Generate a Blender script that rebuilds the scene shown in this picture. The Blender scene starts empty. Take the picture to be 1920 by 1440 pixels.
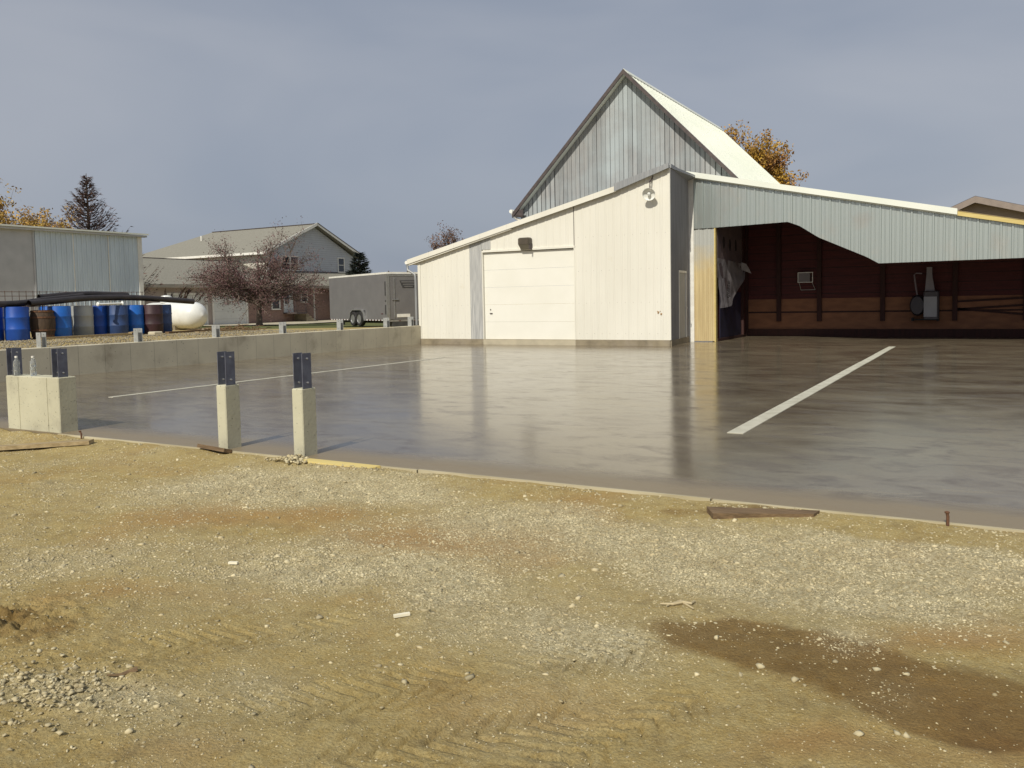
import bpy, math, random
import numpy as np
from mathutils import Vector, Matrix, Quaternion
random.seed(7); rng = np.random.default_rng(11)
S = bpy.context.scene
R = math.radians
# ------------------------------------------------------------------ camera
F, PT, RO, SH, YA, H = 1582.4, .0603, .0194, -59.5, .5165, 1.35
def c2w(X, Y, Z):
    c, s = math.cos(RO), math.sin(RO); X, Z = c*X+s*Z, -s*X+c*Z
    c, s = math.cos(PT), math.sin(PT); Y, Z = c*Y+s*Z, -s*Y+c*Z
    c, s = math.cos(YA), math.sin(YA)
    return Vector((c*X-s*Y, s*X+c*Y, Z))
cd = bpy.data.cameras.new('camera'); cam = bpy.data.objects.new('camera', cd)
S.collection.objects.link(cam); S.camera = cam
r_, f_, u_ = c2w(1,0,0), c2w(0,1,0), c2w(0,0,1)
m = Matrix((r_, u_, -f_)).transposed().to_4x4(); m.translation = (0,0,H)
cam.matrix_world = m
cd.sensor_width = 36; cd.lens = F/1920*36; cd.shift_y = SH/1920
cd.clip_start = .1; cd.clip_end = 5000
def gp(px, py, z=-.05):                      # a spot on the ground as surveyed from the photograph
    d = c2w((px-960)/F, 1, -(py-720-SH)/F); t = (z-H)/d.z
    return d.x*t, d.y*t
# ------------------------------------------------------------------ light
SUN_EL = R(42.5); SX, SY = -.09, 1.0
w = bpy.data.worlds.new('World'); S.world = w; w.use_nodes = True
nt = w.node_tree; N = nt.nodes; Lk = nt.links; N.clear()
out = N.new('ShaderNodeOutputWorld'); bg = N.new('ShaderNodeBackground'); Lk.new(bg.outputs[0], out.inputs[0])
sky = N.new('ShaderNodeTexSky'); sky.sky_type = 'NISHITA'; sky.sun_disc = False
sky.sun_elevation = SUN_EL; sky.sun_rotation = math.atan2(-SX, -SY); sky.dust_density = 3; sky.ozone_density = 2
tc = N.new('ShaderNodeTexCoord'); mp = N.new('ShaderNodeMapping'); mp.inputs['Scale'].default_value = (1.0, 1.0, 3.2); mp.inputs['Rotation'].default_value = (.30, .42, .5)
nz = N.new('ShaderNodeTexNoise'); nz.inputs['Scale'].default_value = 1.5; nz.inputs['Detail'].default_value = 4; nz.inputs['Roughness'].default_value = .45; nz.inputs['Distortion'].default_value = .5
cr = N.new('ShaderNodeValToRGB'); cr.color_ramp.elements[0].position = .34; cr.color_ramp.elements[0].color = (2.85,3.25,4.02,1)
cr.color_ramp.elements[1].position = .66; cr.color_ramp.elements[1].color = (4.05,4.28,4.80,1)
mx = N.new('ShaderNodeMix'); mx.data_type = 'RGBA'; mx.inputs['Factor'].default_value = .88
Lk.new(tc.outputs['Generated'], mp.inputs[0]); Lk.new(mp.outputs[0], nz.inputs[0]); Lk.new(nz.outputs[0], cr.inputs[0])
Lk.new(sky.outputs[0], mx.inputs['A']); Lk.new(cr.outputs[0], mx.inputs['B']); Lk.new(mx.outputs['Result'], bg.inputs[0])
bg.inputs[1].default_value = .10
sd = bpy.data.lights.new('sun', 'SUN'); sd.energy = 4.0; sd.angle = R(.55); sd.color = (1, .94, .82)
so = bpy.data.objects.new('sun', sd); S.collection.objects.link(so)
so.rotation_euler = Vector((SX, SY, -math.tan(SUN_EL)*math.hypot(SX, SY))).to_track_quat('-Z', 'Y').to_euler()
S.view_settings.view_transform = 'Standard'; S.view_settings.look = 'None'; S.view_settings.gamma = 1
S.view_settings.exposure = .0
S.render.engine = 'CYCLES'
# ------------------------------------------------------------------ helpers
col = S.collection
class MB:
    def __init__(s): s.v = []; s.f = []
    def add(s, vs, fs):
        n = len(s.v); s.v += [tuple(p) for p in vs]; s.f += [tuple(i+n for i in f) for f in fs]; return s
    def box(s, x0, x1, y0, y1, z0, z1):
        return s.add([(x0,y0,z0),(x1,y0,z0),(x1,y1,z0),(x0,y1,z0),(x0,y0,z1),(x1,y0,z1),(x1,y1,z1),(x0,y1,z1)],
          [(0,3,2,1),(4,5,6,7),(0,1,5,4),(1,2,6,5),(2,3,7,6),(3,0,4,7)])
    def bbox(s, x0, x1, y0, y1, z0, z1, b=.01):      # box with chamfered vertical and top edges
        v = []
        for z, i in ((z0,0),(z1-b,0),(z1,b)):
            a, c, e, g = x0+i, x1-i, y0+i, y1-i
            v += [(a+b,e,z),(c-b,e,z),(c,e+b,z),(c,g-b,z),(c-b,g,z),(a+b,g,z),(a,g-b,z),(a,e+b,z)]
        f = [tuple(range(7,-1,-1)), tuple(range(16,24))]
        for k in (0,8):
            f += [(k+i, k+(i+1)%8, k+8+(i+1)%8, k+8+i) for i in range(8)]
        return s.add(v, f)
    def hexa(s, c8):  # 4 bottom (ccw) + 4 top
        return s.add(c8, [(0,3,2,1),(4,5,6,7),(0,1,5,4),(1,2,6,5),(2,3,7,6),(3,0,4,7)])
    def bar(s, a, b, wd, ht, up=(0,0,1)):            # rectangular bar from a to b
        a = Vector(a); b = Vector(b); d = (b-a).normalized(); u = Vector(up)
        if abs(d.dot(u)) > .95: u = Vector((0,1,0))
        sd_ = d.cross(u).normalized(); u = sd_.cross(d)
        q = [(-1,-1),(1,-1),(1,1),(-1,1)]
        vs = [p + sd_*i*wd/2 + u*j*ht/2 for p in (a,b) for i,j in q]
        return s.add(vs, [(0,1,2,3),(7,6,5,4),(0,4,5,1),(1,5,6,2),(2,6,7,3),(3,7,4,0)])
    def tube(s, pts, rs, n=6, cap=True):
        pts = [Vector(p) for p in pts]
        if not hasattr(rs, '__len__'): rs = [rs]*len(pts)
        n0 = len(s.v); ref = Vector((.3,.2,.93))
        for i, p in enumerate(pts):
            d = (pts[min(i+1,len(pts)-1)]-pts[max(i-1,0)])
            d = d.normalized() if d.length > 1e-9 else Vector((0,0,1))
            a = d.cross(ref)
            if a.length < .1: a = d.cross(Vector((1,0,0)))
            a.normalize(); b = d.cross(a)
            for k in range(n):
                t = 2*math.pi*k/n; s.v.append(tuple(p + (a*math.cos(t)+b*math.sin(t))*rs[i]))
        for i in range(len(pts)-1):
            for k in range(n):
                k2 = (k+1)%n; o = n0+i*n
                s.f.append((o+k, o+k2, o+n+k2, o+n+k))
        if cap:
            s.f.append(tuple(n0+k for k in range(n))[::-1]); e = n0+(len(pts)-1)*n
            s.f.append(tuple(e+k for k in range(n)))
        return s
    def lathe(s, prof, c=(0,0,0), n=24, axis='z', sc=(1,1)):
        n0 = len(s.v)
        for r, h in prof:
            for k in range(n):
                t = 2*math.pi*k/n; x, y = r*math.cos(t)*sc[0], r*math.sin(t)*sc[1]
                p = {'z':(x,y,h),'x':(h,x,y),'y':(x,h,y)}[axis]
                s.v.append((c[0]+p[0], c[1]+p[1], c[2]+p[2]))
        for i in range(len(prof)-1):
            for k in range(n):
                k2 = (k+1)%n; o = n0+i*n; s.f.append((o+k, o+k2, o+n+k2, o+n+k))
        s.f.append(tuple(n0+k for k in range(n))[::-1]); e = n0+(len(prof)-1)*n
        s.f.append(tuple(e+k for k in range(n)))
        return s
    def prism(s, poly, a, b, axis='y'):              # polygon in the other two axes, extruded a..b
        def P(p, t): return {'y':(p[0],t,p[1]),'x':(t,p[0],p[1]),'z':(p[0],p[1],t)}[axis]
        n = len(poly); return s.add([P(p,a) for p in poly]+[P(p,b) for p in poly],
            [tuple(range(n)), tuple(range(2*n-1,n-1,-1))]+[(i,i+n,(i+1)%n+n,(i+1)%n) for i in range(n)])
    def build(s, name, mat, parent=None, smooth=False, recalc=True, org=None):
        me = bpy.data.meshes.new(name)
        v = s.v
        if parent is None and org is not None:
            v = [(p[0]-org[0], p[1]-org[1], p[2]-org[2]) for p in v]
        me.from_pydata(v, [], s.f)
        if recalc:
            import bmesh
            bm = bmesh.new(); bm.from_mesh(me); bmesh.ops.recalc_face_normals(bm, faces=bm.faces); bm.to_mesh(me); bm.free()
        me.materials.append(mat)
        if smooth:
            me.polygons.foreach_set('use_smooth', [True]*len(me.polygons))
            try: me.set_sharp_from_angle(angle=R(40))
            except Exception: pass
        o = bpy.data.objects.new(name, me); col.objects.link(o)
        if parent is not None:
            o.parent = parent; pi = parent['_inv'] if '_inv' in parent else None
            loc = root_loc(parent); 
            o.matrix_parent_inverse = Matrix.Translation(-loc) if parent.parent is None else Matrix.Identity(4)
        elif org is not None: o.location = org
        return o
def root_loc(o): return Vector(o.location) if o.parent is None else Vector((0,0,0))
def tag(o, label=None, cat=None, group=None, kind=None):
    if label: o['label'] = label
    if cat: o['category'] = cat
    if group: o['group'] = group
    if kind: o['kind'] = kind
    return o
def thing(name, label, cat, loc, group=None):
    o = bpy.data.objects.new(name, None); o.empty_display_size = .2; o.location = loc; col.objects.link(o)
    return tag(o, label, cat, group)
def copy_tree(o, parent=None):
    c = o.copy(); col.objects.link(c)
    if parent is not None: c.parent = parent
    for ch in [x for x in bpy.data.objects if x.parent == o]: copy_tree(ch, c)
    return c
# -------- materials
def M(name, c1, c2=None, scale=3, rough=.6, r2=None, metal=0, bump=0, bscale=None, stretch=(1,1,1), detail=5, lo=.35, hi=.65,
      island=0, spec=.5, c3=None, s3=.7, lo3=.5, hi3=.7, trans=0, bdist=.02, sub=None):
    mt = bpy.data.materials.new(name); mt.use_nodes = True; t = mt.node_tree; n = t.nodes; l = t.links
    b = n['Principled BSDF']; b.inputs['Metallic'].default_value = metal; b.inputs['Roughness'].default_value = rough
    b.inputs['Specular IOR Level'].default_value = spec
    if trans: b.inputs['Transmission Weight'].default_value = trans
    c1 = (*c1, 1)
    if c2 is None: c2 = tuple(x*.85 for x in c1[:3])
    c2 = (*c2, 1)
    tcn = n.new('ShaderNodeTexCoord'); mpn = n.new('ShaderNodeMapping'); mpn.inputs['Scale'].default_value = stretch
    l.new(tcn.outputs['Object'], mpn.inputs[0])
    a = n.new('ShaderNodeTexNoise'); a.inputs['Scale'].default_value = scale; a.inputs['Detail'].default_value = detail
    l.new(mpn.outputs[0], a.inputs[0])
    mr = n.new('ShaderNodeMapRange'); mr.inputs['From Min'].default_value = lo; mr.inputs['From Max'].default_value = hi
    l.new(a.outputs[0], mr.inputs[0])
    x = n.new('ShaderNodeMix'); x.data_type = 'RGBA'; x.inputs['A'].default_value = c1; x.inputs['B'].default_value = c2
    l.new(mr.outputs[0], x.inputs['Factor']); cur = x.outputs['Result']
    if c3:
        a3 = n.new('ShaderNodeTexNoise'); a3.inputs['Scale'].default_value = s3; a3.inputs['Detail'].default_value = 6; a3.inputs['Roughness'].default_value = .6
        l.new(tcn.outputs['Object'], a3.inputs[0])
        m3 = n.new('ShaderNodeMapRange'); m3.inputs['From Min'].default_value = lo3; m3.inputs['From Max'].default_value = hi3; l.new(a3.outputs[0], m3.inputs[0])
        y = n.new('ShaderNodeMix'); y.data_type = 'RGBA'; y.inputs['B'].default_value = (*c3, 1)
        l.new(cur, y.inputs['A']); l.new(m3.outputs[0], y.inputs['Factor']); cur = y.outputs['Result']
    if island:
        g = n.new('ShaderNodeNewGeometry'); h = n.new('ShaderNodeHueSaturation'); mr2 = n.new('ShaderNodeMapRange')
        mr2.inputs['To Min'].default_value = 1-island; mr2.inputs['To Max'].default_value = 1+island
        l.new(g.outputs['Random Per Island'], mr2.inputs[0]); l.new(mr2.outputs[0], h.inputs['Value']); l.new(cur, h.inputs['Color']); cur = h.outputs[0]
    l.new(cur, b.inputs['Base Color'])
    if r2 is not None:
        q = n.new('ShaderNodeMapRange'); q.inputs['To Min'].default_value = rough; q.inputs['To Max'].default_value = r2
        l.new(mr.outputs[0], q.inputs[0]); l.new(q.outputs[0], b.inputs['Roughness'])
    if bump:
        bn = n.new('ShaderNodeTexNoise'); bn.inputs['Scale'].default_value = bscale or scale*6; bn.inputs['Detail'].default_value = 6
        l.new(mpn.outputs[0], bn.inputs[0]); bu = n.new('ShaderNodeBump'); bu.inputs['Strength'].default_value = bump; bu.inputs['Distance'].default_value = bdist
        l.new(bn.outputs[0], bu.inputs['Height']); l.new(bu.outputs[0], b.inputs['Normal'])
    return mt
def add_lines(mt, axis, period, width, dark=.6, offset=0):   # thin joints/courses across a material
    t = mt.node_tree; n = t.nodes; l = t.links; b = n['Principled BSDF']
    tcn = n.new('ShaderNodeTexCoord'); sp = n.new('ShaderNodeSeparateXYZ'); l.new(tcn.outputs['Object'], sp.inputs[0])
    a = n.new('ShaderNodeMath'); a.operation = 'ADD'; a.inputs[1].default_value = offset+1000*period; l.new(sp.outputs[axis], a.inputs[0])
    mo = n.new('ShaderNodeMath'); mo.operation = 'MODULO'; mo.inputs[1].default_value = period; l.new(a.outputs[0], mo.inputs[0])
    lt = n.new('ShaderNodeMath'); lt.operation = 'LESS_THAN'; lt.inputs[1].default_value = width; l.new(mo.outputs[0], lt.inputs[0])
    src = b.inputs['Base Color'].links[0].from_socket
    x = n.new('ShaderNodeMix'); x.data_type = 'RGBA'; x.blend_type = 'MULTIPLY'; x.inputs['B'].default_value = (dark,dark,dark,1)
    l.new(src, x.inputs['A']); l.new(lt.outputs[0], x.inputs['Factor']); l.new(x.outputs['Result'], b.inputs['Base Color'])
    return mt
def plain(name, c, rough=.5, metal=0, **k): return M(name, c, tuple(v*.88 for v in c), 4, rough, metal=metal, **k)
mt_cream = M('cream_metal', (.74,.72,.635), (.69,.67,.585), 1.2, .42, bump=.04, bscale=9, c3=(.60,.54,.40), s3=1.6, lo3=.66, hi3=.9, stretch=(1,1,.35))
mt_door = M('door_white', (.78,.765,.685), (.75,.735,.65), 1.5, .38, c3=(.6,.58,.5), s3=3, lo3=.7, hi3=.95)
mt_white = M('white_trim', (.80,.79,.73), (.70,.68,.62), 5, .4)
mt_galv = M('galvanised', (.52,.57,.545), (.41,.455,.44), 2.2, .30, r2=.42, metal=.75, stretch=(3,3,.6), bump=.03, bscale=6, c3=(.5,.5,.46), s3=.9)
mt_galvd = M('galvanised_dull', (.36,.37,.37), (.27,.28,.29), 5, .45, metal=.35, stretch=(4,4,.3))
mt_patch = M('patch_metal', (.50,.50,.48), (.36,.365,.36), 5, .5, stretch=(4,4,.3))
mt_oldwood = M('weathered_board', (.31,.31,.305), (.23,.24,.245), 2.2, .75, stretch=(6,6,.5), island=.14, c3=(.33,.37,.38), s3=.5, lo3=.42, hi3=.62, bump=.2, bscale=20)
mt_black = M('black_gap', (.02,.018,.016), rough=.9)
mt_dtrim = M('dark_trim', (.085,.065,.06), (.05,.04,.04), 8, .6)
mt_roofw = M('white_roof', (.78,.80,.72), (.72,.75,.66), .8, .38, stretch=(1,.3,1))
mt_found = M('old_foundation', (.29,.245,.165), (.18,.15,.10), 3, .75, bump=.4, bscale=18, c3=(.28,.24,.18), s3=2)
mt_conc = M('cast_concrete', (.52,.50,.37), (.43,.41,.30), 2.0, .9, bump=.12, bscale=30, c3=(.30,.28,.21), s3=2.6, lo3=.56, hi3=.8)
mt_concw = M('wall_concrete', (.60,.55,.41), (.50,.455,.34), 1.4, .9, bump=.12, bscale=24, c3=(.23,.19,.13), s3=1.3, lo3=.58, hi3=.85)
add_lines_later = True
mt_steel = M('bracket_steel', (.16,.17,.21), (.11,.115,.15), 12, .42, metal=.35)
mt_steell = M('bracket_primed', (.42,.43,.42), (.33,.34,.33), 9, .5, metal=.3)
mt_rust = M('rust', (.16,.075,.035), (.07,.035,.02), 14, .85, bump=.3)
mt_glass = M('window_glass', (.03,.035,.05), (.02,.022,.03), 3, .08, spec=.8)
mt_dwood = M('stained_board', (.085,.013,.012), (.052,.009,.009), 3, .75, stretch=(.4,1,6), bump=.15)
mt_tan = M('tan_board', (.25,.112,.055), (.19,.082,.042), 2.5, .8, stretch=(1,1,3), bump=.1)
mt_beam = M('dark_post', (.045,.012,.009), (.028,.008,.006), 4, .8, stretch=(4,4,.6))
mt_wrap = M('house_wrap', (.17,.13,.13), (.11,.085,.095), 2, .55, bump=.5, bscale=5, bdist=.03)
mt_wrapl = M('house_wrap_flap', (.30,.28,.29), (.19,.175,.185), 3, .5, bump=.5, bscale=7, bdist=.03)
mt_navy = M('blue_tarp', (.018,.018,.05), (.012,.012,.03), 3, .6, bump=.3)
mt_yel = M('raw_fascia', (.62,.50,.19), (.55,.43,.15), 3, .6, stretch=(.3,1,4))
mt_lum = M('lumber', (.40,.31,.17), (.27,.20,.10), 3, .8, stretch=(.6,8,8), bump=.3, bscale=12)
mt_lumd = M('old_lumber', (.20,.13,.065), (.11,.07,.035), 4, .85, stretch=(.6,8,8), bump=.35, bscale=12)
mt_strip = M('pale_strip', (.55,.53,.43), (.42,.40,.31), 5, .6, bump=.15)
mt_blue = M('blue_plastic', (.012,.085,.42), (.008,.055,.30), 3, .38, r2=.5)
mt_blue2 = M('bright_blue_plastic', (.015,.15,.55), (.01,.10,.42), 3, .4)
mt_navyb = M('faded_blue_plastic', (.035,.075,.20), (.025,.05,.14), 3, .5)
mt_greyb = M('white_plastic', (.40,.41,.38), (.32,.33,.31), 2, .45)
mt_maroon = M('maroon_paint', (.055,.022,.028), (.035,.016,.02), 4, .55)
mt_pipe = M('black_pipe', (.02,.017,.018), (.035,.028,.028), 5, .5)
mt_wood_b = M('barrel_oak', (.085,.055,.032), (.045,.028,.018), 4, .8, stretch=(6,6,.6))
mt_tank = M('tank_white', (.78,.79,.76), (.68,.69,.66), 3, .28)
mt_shed = M('shed_metal', (.60,.69,.76), (.53,.61,.68), 2, .45, stretch=(1,1,.3), metal=.15)
mt_shedd = M('shed_door', (.46,.475,.49), (.40,.415,.43), 2, .5)
mt_trl = M('trailer_grey', (.175,.17,.17), (.155,.15,.152), 2, .42)
mt_trld = M('trailer_dark', (.06,.06,.06), (.04,.04,.04), 6, .6)
mt_alu = M('aluminium', (.55,.55,.54), (.45,.45,.44), 8, .35, metal=.8)
mt_tyre = M('tyre_rubber', (.022,.02,.02), (.015,.014,.014), 6, .8)
mt_tape = M('red_tape', (.10,.03,.03), rough=.5)
mt_roofg = M('shingles', (.25,.24,.20), (.20,.19,.155), 9, .9, bump=.3, bscale=20, stretch=(1,1,2))
mt_side = add_lines(M('lap_siding', (.50,.52,.55), (.46,.48,.51), 2, .55), 2, .17, .025, .72)
mt_sidew = add_lines(M('lap_siding_cream', (.62,.60,.52), (.56,.54,.47), 2, .55), 2, .17, .025, .75)
mt_gdoor = add_lines(M('garage_white', (.66,.67,.64), (.60,.61,.58), 1.5, .5), 2, .53, .02, .7)
mt_lawn = M('lawn', (.085,.105,.03), (.055,.075,.02), 5, .95, bump=.5, bscale=60)
mt_drive = M('driveway_concrete', (.47,.42,.31), (.40,.36,.26), .7, .85)
mt_taup = M('taupe_siding', (.40,.34,.30), (.36,.30,.265), 2, .6)
mt_bark = M('bark', (.11,.075,.055), (.06,.042,.034), 9, .9, stretch=(3,3,.6), bump=.5)
mt_barkp = M('bark_pale', (.24,.19,.15), (.14,.10,.08), 9, .9, stretch=(3,3,.6), bump=.5)
def leafm(name, a, b, isl=.4, sc=.8): 
    return M(name, a, b, sc, .7, island=isl, detail=3)
lf_yel = leafm('yellow_leaves', (.42,.26,.025), (.24,.11,.035), .45)
lf_yel2 = leafm('golden_leaves', (.40,.27,.05), (.30,.16,.045), .45)
lf_pur = leafm('purple_leaves', (.115,.045,.052), (.135,.08,.07), .5, 1.4)
lf_brn = leafm('brown_needles', (.085,.040,.034), (.12,.07,.052), .5)
lf_grn = leafm('dark_needles', (.020,.030,.024), (.045,.055,.045), .5)
lf_rus = leafm('rust_leaves', (.16,.08,.04), (.10,.05,.035), .5)
def brick(name):
    mt = plain(name, (.2,.12,.1), .85); t = mt.node_tree; n = t.nodes; l = t.links; b = n['Principled BSDF']
    tcn = n.new('ShaderNodeTexCoord'); mp_ = n.new('ShaderNodeMapping'); mp_.inputs['Rotation'].default_value = (0, math.pi/2, 0)
    sp = n.new('ShaderNodeSeparateXYZ'); cb = n.new('ShaderNodeCombineXYZ'); l.new(tcn.outputs['Object'], sp.inputs[0])
    l.new(sp.outputs[1], cb.inputs[0]); l.new(sp.outputs[2], cb.inputs[1])
    br = n.new('ShaderNodeTexBrick'); br.inputs['Color1'].default_value = (.27,.16,.125,1); br.inputs['Color2'].default_value = (.20,.12,.10,1)
    br.inputs['Mortar'].default_value = (.33,.28,.24,1); br.inputs['Scale'].default_value = 4; br.inputs['Mortar Size'].default_value = .015
    l.new(cb.outputs[0], br.inputs[0]); l.new(br.outputs[0], b.inputs['Base Color']); return mt
def pits(mt, scale, thr, dark):
    t = mt.node_tree; n = t.nodes; l = t.links; b = n['Principled BSDF']; tcn = n.new('ShaderNodeTexCoord')
    v_ = n.new('ShaderNodeTexVoronoi'); v_.inputs['Scale'].default_value = scale; l.new(tcn.outputs['Object'], v_.inputs[0])
    z_ = n.new('ShaderNodeTexNoise'); z_.inputs['Scale'].default_value = scale*.3; l.new(tcn.outputs['Object'], z_.inputs[0])
    mu = n.new('ShaderNodeMath'); mu.operation = 'MULTIPLY'; mu.inputs[1].default_value = thr*2; l.new(z_.outputs[0], mu.inputs[0])
    lt = n.new('ShaderNodeMath'); lt.operation = 'LESS_THAN'; l.new(v_.outputs['Distance'], lt.inputs[0]); l.new(mu.outputs[0], lt.inputs[1])
    src = b.inputs['Base Color'].links[0].from_socket; x = n.new('ShaderNodeMix'); x.data_type = 'RGBA'; x.blend_type = 'MULTIPLY'; x.inputs['B'].default_value = (dark,dark,dark,1)
    l.new(src, x.inputs['A']); l.new(lt.outputs[0], x.inputs['Factor']); l.new(x.outputs['Result'], b.inputs['Base Color'])
add_lines(mt_cream, 0, .98, .007, .78, .3); pits(mt_conc, 26, .14, .5); pits(mt_concw, 9, .10, .6)
mt_brick = brick('house_brick'); add_lines(mt_concw, 1, .61, .011, .62, .2)
# -------- numeric noise
def vnoise(x, y, s, seed):
    r = np.random.default_rng(seed); T = r.random((256,256)); X = x/s+1000; Y = y/s+1000
    xi = np.floor(X).astype(int); yi = np.floor(Y).astype(int); fx = X-xi; fy = Y-yi
    fx = fx*fx*(3-2*fx); fy = fy*fy*(3-2*fy)
    a = T[xi%256, yi%256]; b = T[(xi+1)%256, yi%256]; c = T[xi%256, (yi+1)%256]; d = T[(xi+1)%256, (yi+1)%256]
    return (a*(1-fx)+b*fx)*(1-fy)+(c*(1-fx)+d*fx)*fy
def fbm(x, y, s, seed, o=4, g=.5):
    t = 0; a = 1; n = 0
    for i in range(o): t = t+a*vnoise(x, y, s/2**i, seed+i); n += a; a *= g
    return t/n
# blobs on the yard surveyed in the photograph: centre px, half size px, strength
GRAV = [((650,915),(330,30),1),((470,905),(150,20),.8),((1000,985),(260,45),.9),((1180,1010),(160,45),.6),((1600,1020),(330,45),1.15),((1820,1060),(180,60),1.15),
        ((680,1050),(230,35),.75),((560,1075),(260,30),.6),((850,1110),(130,50),.95),((980,1190),(180,60),.7),((1100,1200),(90,35),1),((1450,1090),(200,35),.8),
        ((120,1040),(220,35),.65),((1320,1060),(130,30),.8),((1640,1120),(200,30),.8),((1560,1190),(60,25),.9),((1620,1290),(120,40),.5),((120,1290),(130,40),1.0),((420,1290),(90,30),.35),((1750,960),(260,12),-.7),((1250,945),(200,25),-.5)]
DARK_SOIL = [((1290,1180),(85,20),1),((1400,1195),(120,34),1),((1480,1225),(130,42),1),((1590,1260),(140,52),1.1),((1710,1290),(150,52),1.1),((1830,1310),(150,50),1.1),((1950,1350),(140,80),1),((1740,1340),(110,30),.8),((30,1165),(120,40),.9),((1400,965),(150,10),.5)]  # patches where the soil colour is darker and browner
ORNG = [((480,965),(220,30),.8),((850,1020),(190,28),1),((1010,1050),(160,45),.6),((330,1110),(150,25),.6),((560,1120),(160,30),.5),((1150,950),(120,35),.7),((1700,1035),(50,18),.9),((1500,1400),(200,40),.9),((1750,1170),(190,35),.8),((300,1380),(260,50),.7),((1100,1300),(200,70),.4),((650,880),(70,10),.9),((1850,1400),(150,60),.6)]
def field(x, y, blobs):
    t = np.zeros_like(x)
    wx = x+(fbm(x, y, .9, 31)-.5)*.7; wy = y+(fbm(x, y, .9, 77)-.5)*.5
    for (cx, cy), (hx, hy), s in blobs:
        X, Y = gp(cx, cy); a = gp(cx+hx, cy); b = gp(cx, min(cy+hy, 1500)); 
        u = np.array([a[0]-X, a[1]-Y]); v = np.array([b[0]-X, b[1]-Y])
        Mi = np.linalg.inv(np.array([u, v]).T); q = Mi @ np.array([(wx-X).ravel(), (wy-Y).ravel()])
        t = t + s*np.exp(-(q**2).sum(0)*.9).reshape(x.shape)
    return t*(1-.92*np.clip((y-5.02+(fbm(x, y, .4, 71)-.5)*.35)/.14, 0, 1)*np.clip((x+4.2)/1.0, 0, 1)) if blobs is GRAV else t
# ------------------------------------------------------------------ ground sheet
SLAB_Y = 5.53; WALL_X = -16.45
def ground_z(x, y):
    near = -.05 + (fbm(x, y, 1.2, 5)-.5)*.05 + (fbm(x, y, .16, 9, 4)-.5)*.026
    g = np.clip(field(x, y, GRAV), 0, 1)
    near = near + g*(fbm(x, y, .06, 15, 2)-.5)*.022
    near = near - .03*np.clip((5.5-y)/3, 0, 1)
    near = np.where(y > 4.9, near+(-.012+(fbm(x, y, .25, 19, 3)-.5)*.03-near)*np.clip((y-4.9)/.5, 0, 1), near)
    # tyre lug marks
    for (p, q, wd, per, seed, side) in TRACKS:
        P0 = np.array(gp(*p)); P1 = np.array(gp(*q)); d = P1-P0; L = np.hypot(*d); d /= L; nn = np.array([-d[1], d[0]])
        s = (x-P0[0])*d[0]+(y-P0[1])*d[1]; t = (x-P0[0])*nn[0]+(y-P0[1])*nn[1]
        s2 = s+side*np.abs(t)*.9 + (fbm(x, y, .3, seed)-.5)*.03
        lug = -np.exp(-((((s2/per) % 1)-.5)/.085)**2)*2.2+.45*np.exp(-((((s2/per) % 1)-.70)/.11)**2)
        m_ = np.clip(1.4-np.abs(t)/wd*1.4, 0, 1)*np.clip(np.minimum(s, L-s)/.15, 0, 1)*np.clip((fbm(x, y, .35, seed+3)-.33)*6, 0, 1)
        near = near + m_*(lug*.0155-.004)
    # clods lower left
    for (c, rr, hh) in (((15,1165), .34, .055), ((80,1290), .42, .028)):
        X, Y = gp(*c); r_2 = ((x-X)**2+(y-Y)**2)/rr**2
        near = near + np.exp(-r_2*1.3)*(.2+np.abs(fbm(x, y, .09, 41, 4, .65)-.5)*4.5)*hh
    yard = .57 + (fbm(x, y, 2, 6)-.5)*.05
    yard = yard - np.clip((y-19.5)*.0235, 0, .45)
    yard = yard + (fbm(x, y, 2.0, 8)-.5)*.04
    z = near
    inyard = (x < WALL_X-.1)
    z = np.where(inyard, near + (yard-near)*np.clip((y-3.0)/2.0, 0, 1), z)
    under = (x > WALL_X-.1) & (y > SLAB_Y-.015)
    z = np.where(under, -.4, z)
    far = np.clip((np.hypot(x+10, y-15)-70)/80, 0, 1)
    return z*(1-far)
TRACKS = [((380,1330),(1250,1195),.19,.085,51,1),((560,1420),(1150,1300),.20,.09,52,-1),((900,1480),(1330,1280),.16,.08,57,1),((80,1220),(700,1150),.17,.08,53,1),((1150,1440),(900,1300),.12,.075,55,-1)]
xs = np.unique(np.round(np.concatenate([np.array([-3000,-1200,-500,-250,-150,-110]), np.arange(-90,-17,2.0), [WALL_X-.12, WALL_X-.08], np.arange(-16,-10.2,.3), np.arange(-10.2,1.0,.0125), np.arange(1.3,6,.3), np.arange(7,60,4), [90,150,300,800,3000]]), 4))
ys = np.unique(np.round(np.concatenate([np.array([-3000,-800,-200,-60,-20,-8,-3,-1,0,.5,.9]), np.arange(1.1,SLAB_Y-.03,.0125), [SLAB_Y-.02, SLAB_Y-.01], np.arange(6,12,.5), np.arange(12,75,1.5), [90,120,180,300,600,1500,3500]]), 4))
X, Y = np.meshgrid(xs, ys, indexing='ij'); Z = ground_z(X, Y)
nx, ny = X.shape
me = bpy.data.meshes.new('ground'); me.vertices.add(nx*ny); me.vertices.foreach_set('co', np.stack([X, Y, Z], -1).astype(np.float32).ravel())
i = np.arange(nx-1)[:,None]*ny+np.arange(ny-1)[None,:]; quads = np.stack([i, i+ny, i+ny+1, i+1], -1).reshape(-1,4)
me.loops.add(quads.size); me.loops.foreach_set('vertex_index', quads.ravel().astype(np.int32)); me.polygons.add(len(quads))
me.polygons.foreach_set('loop_start', np.arange(0, quads.size, 4, dtype=np.int32)); me.polygons.foreach_set('loop_total', np.full(len(quads), 4, dtype=np.int32))
me.update(); me.validate(); me.polygons.foreach_set('use_smooth', np.ones(len(quads), bool))
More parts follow.
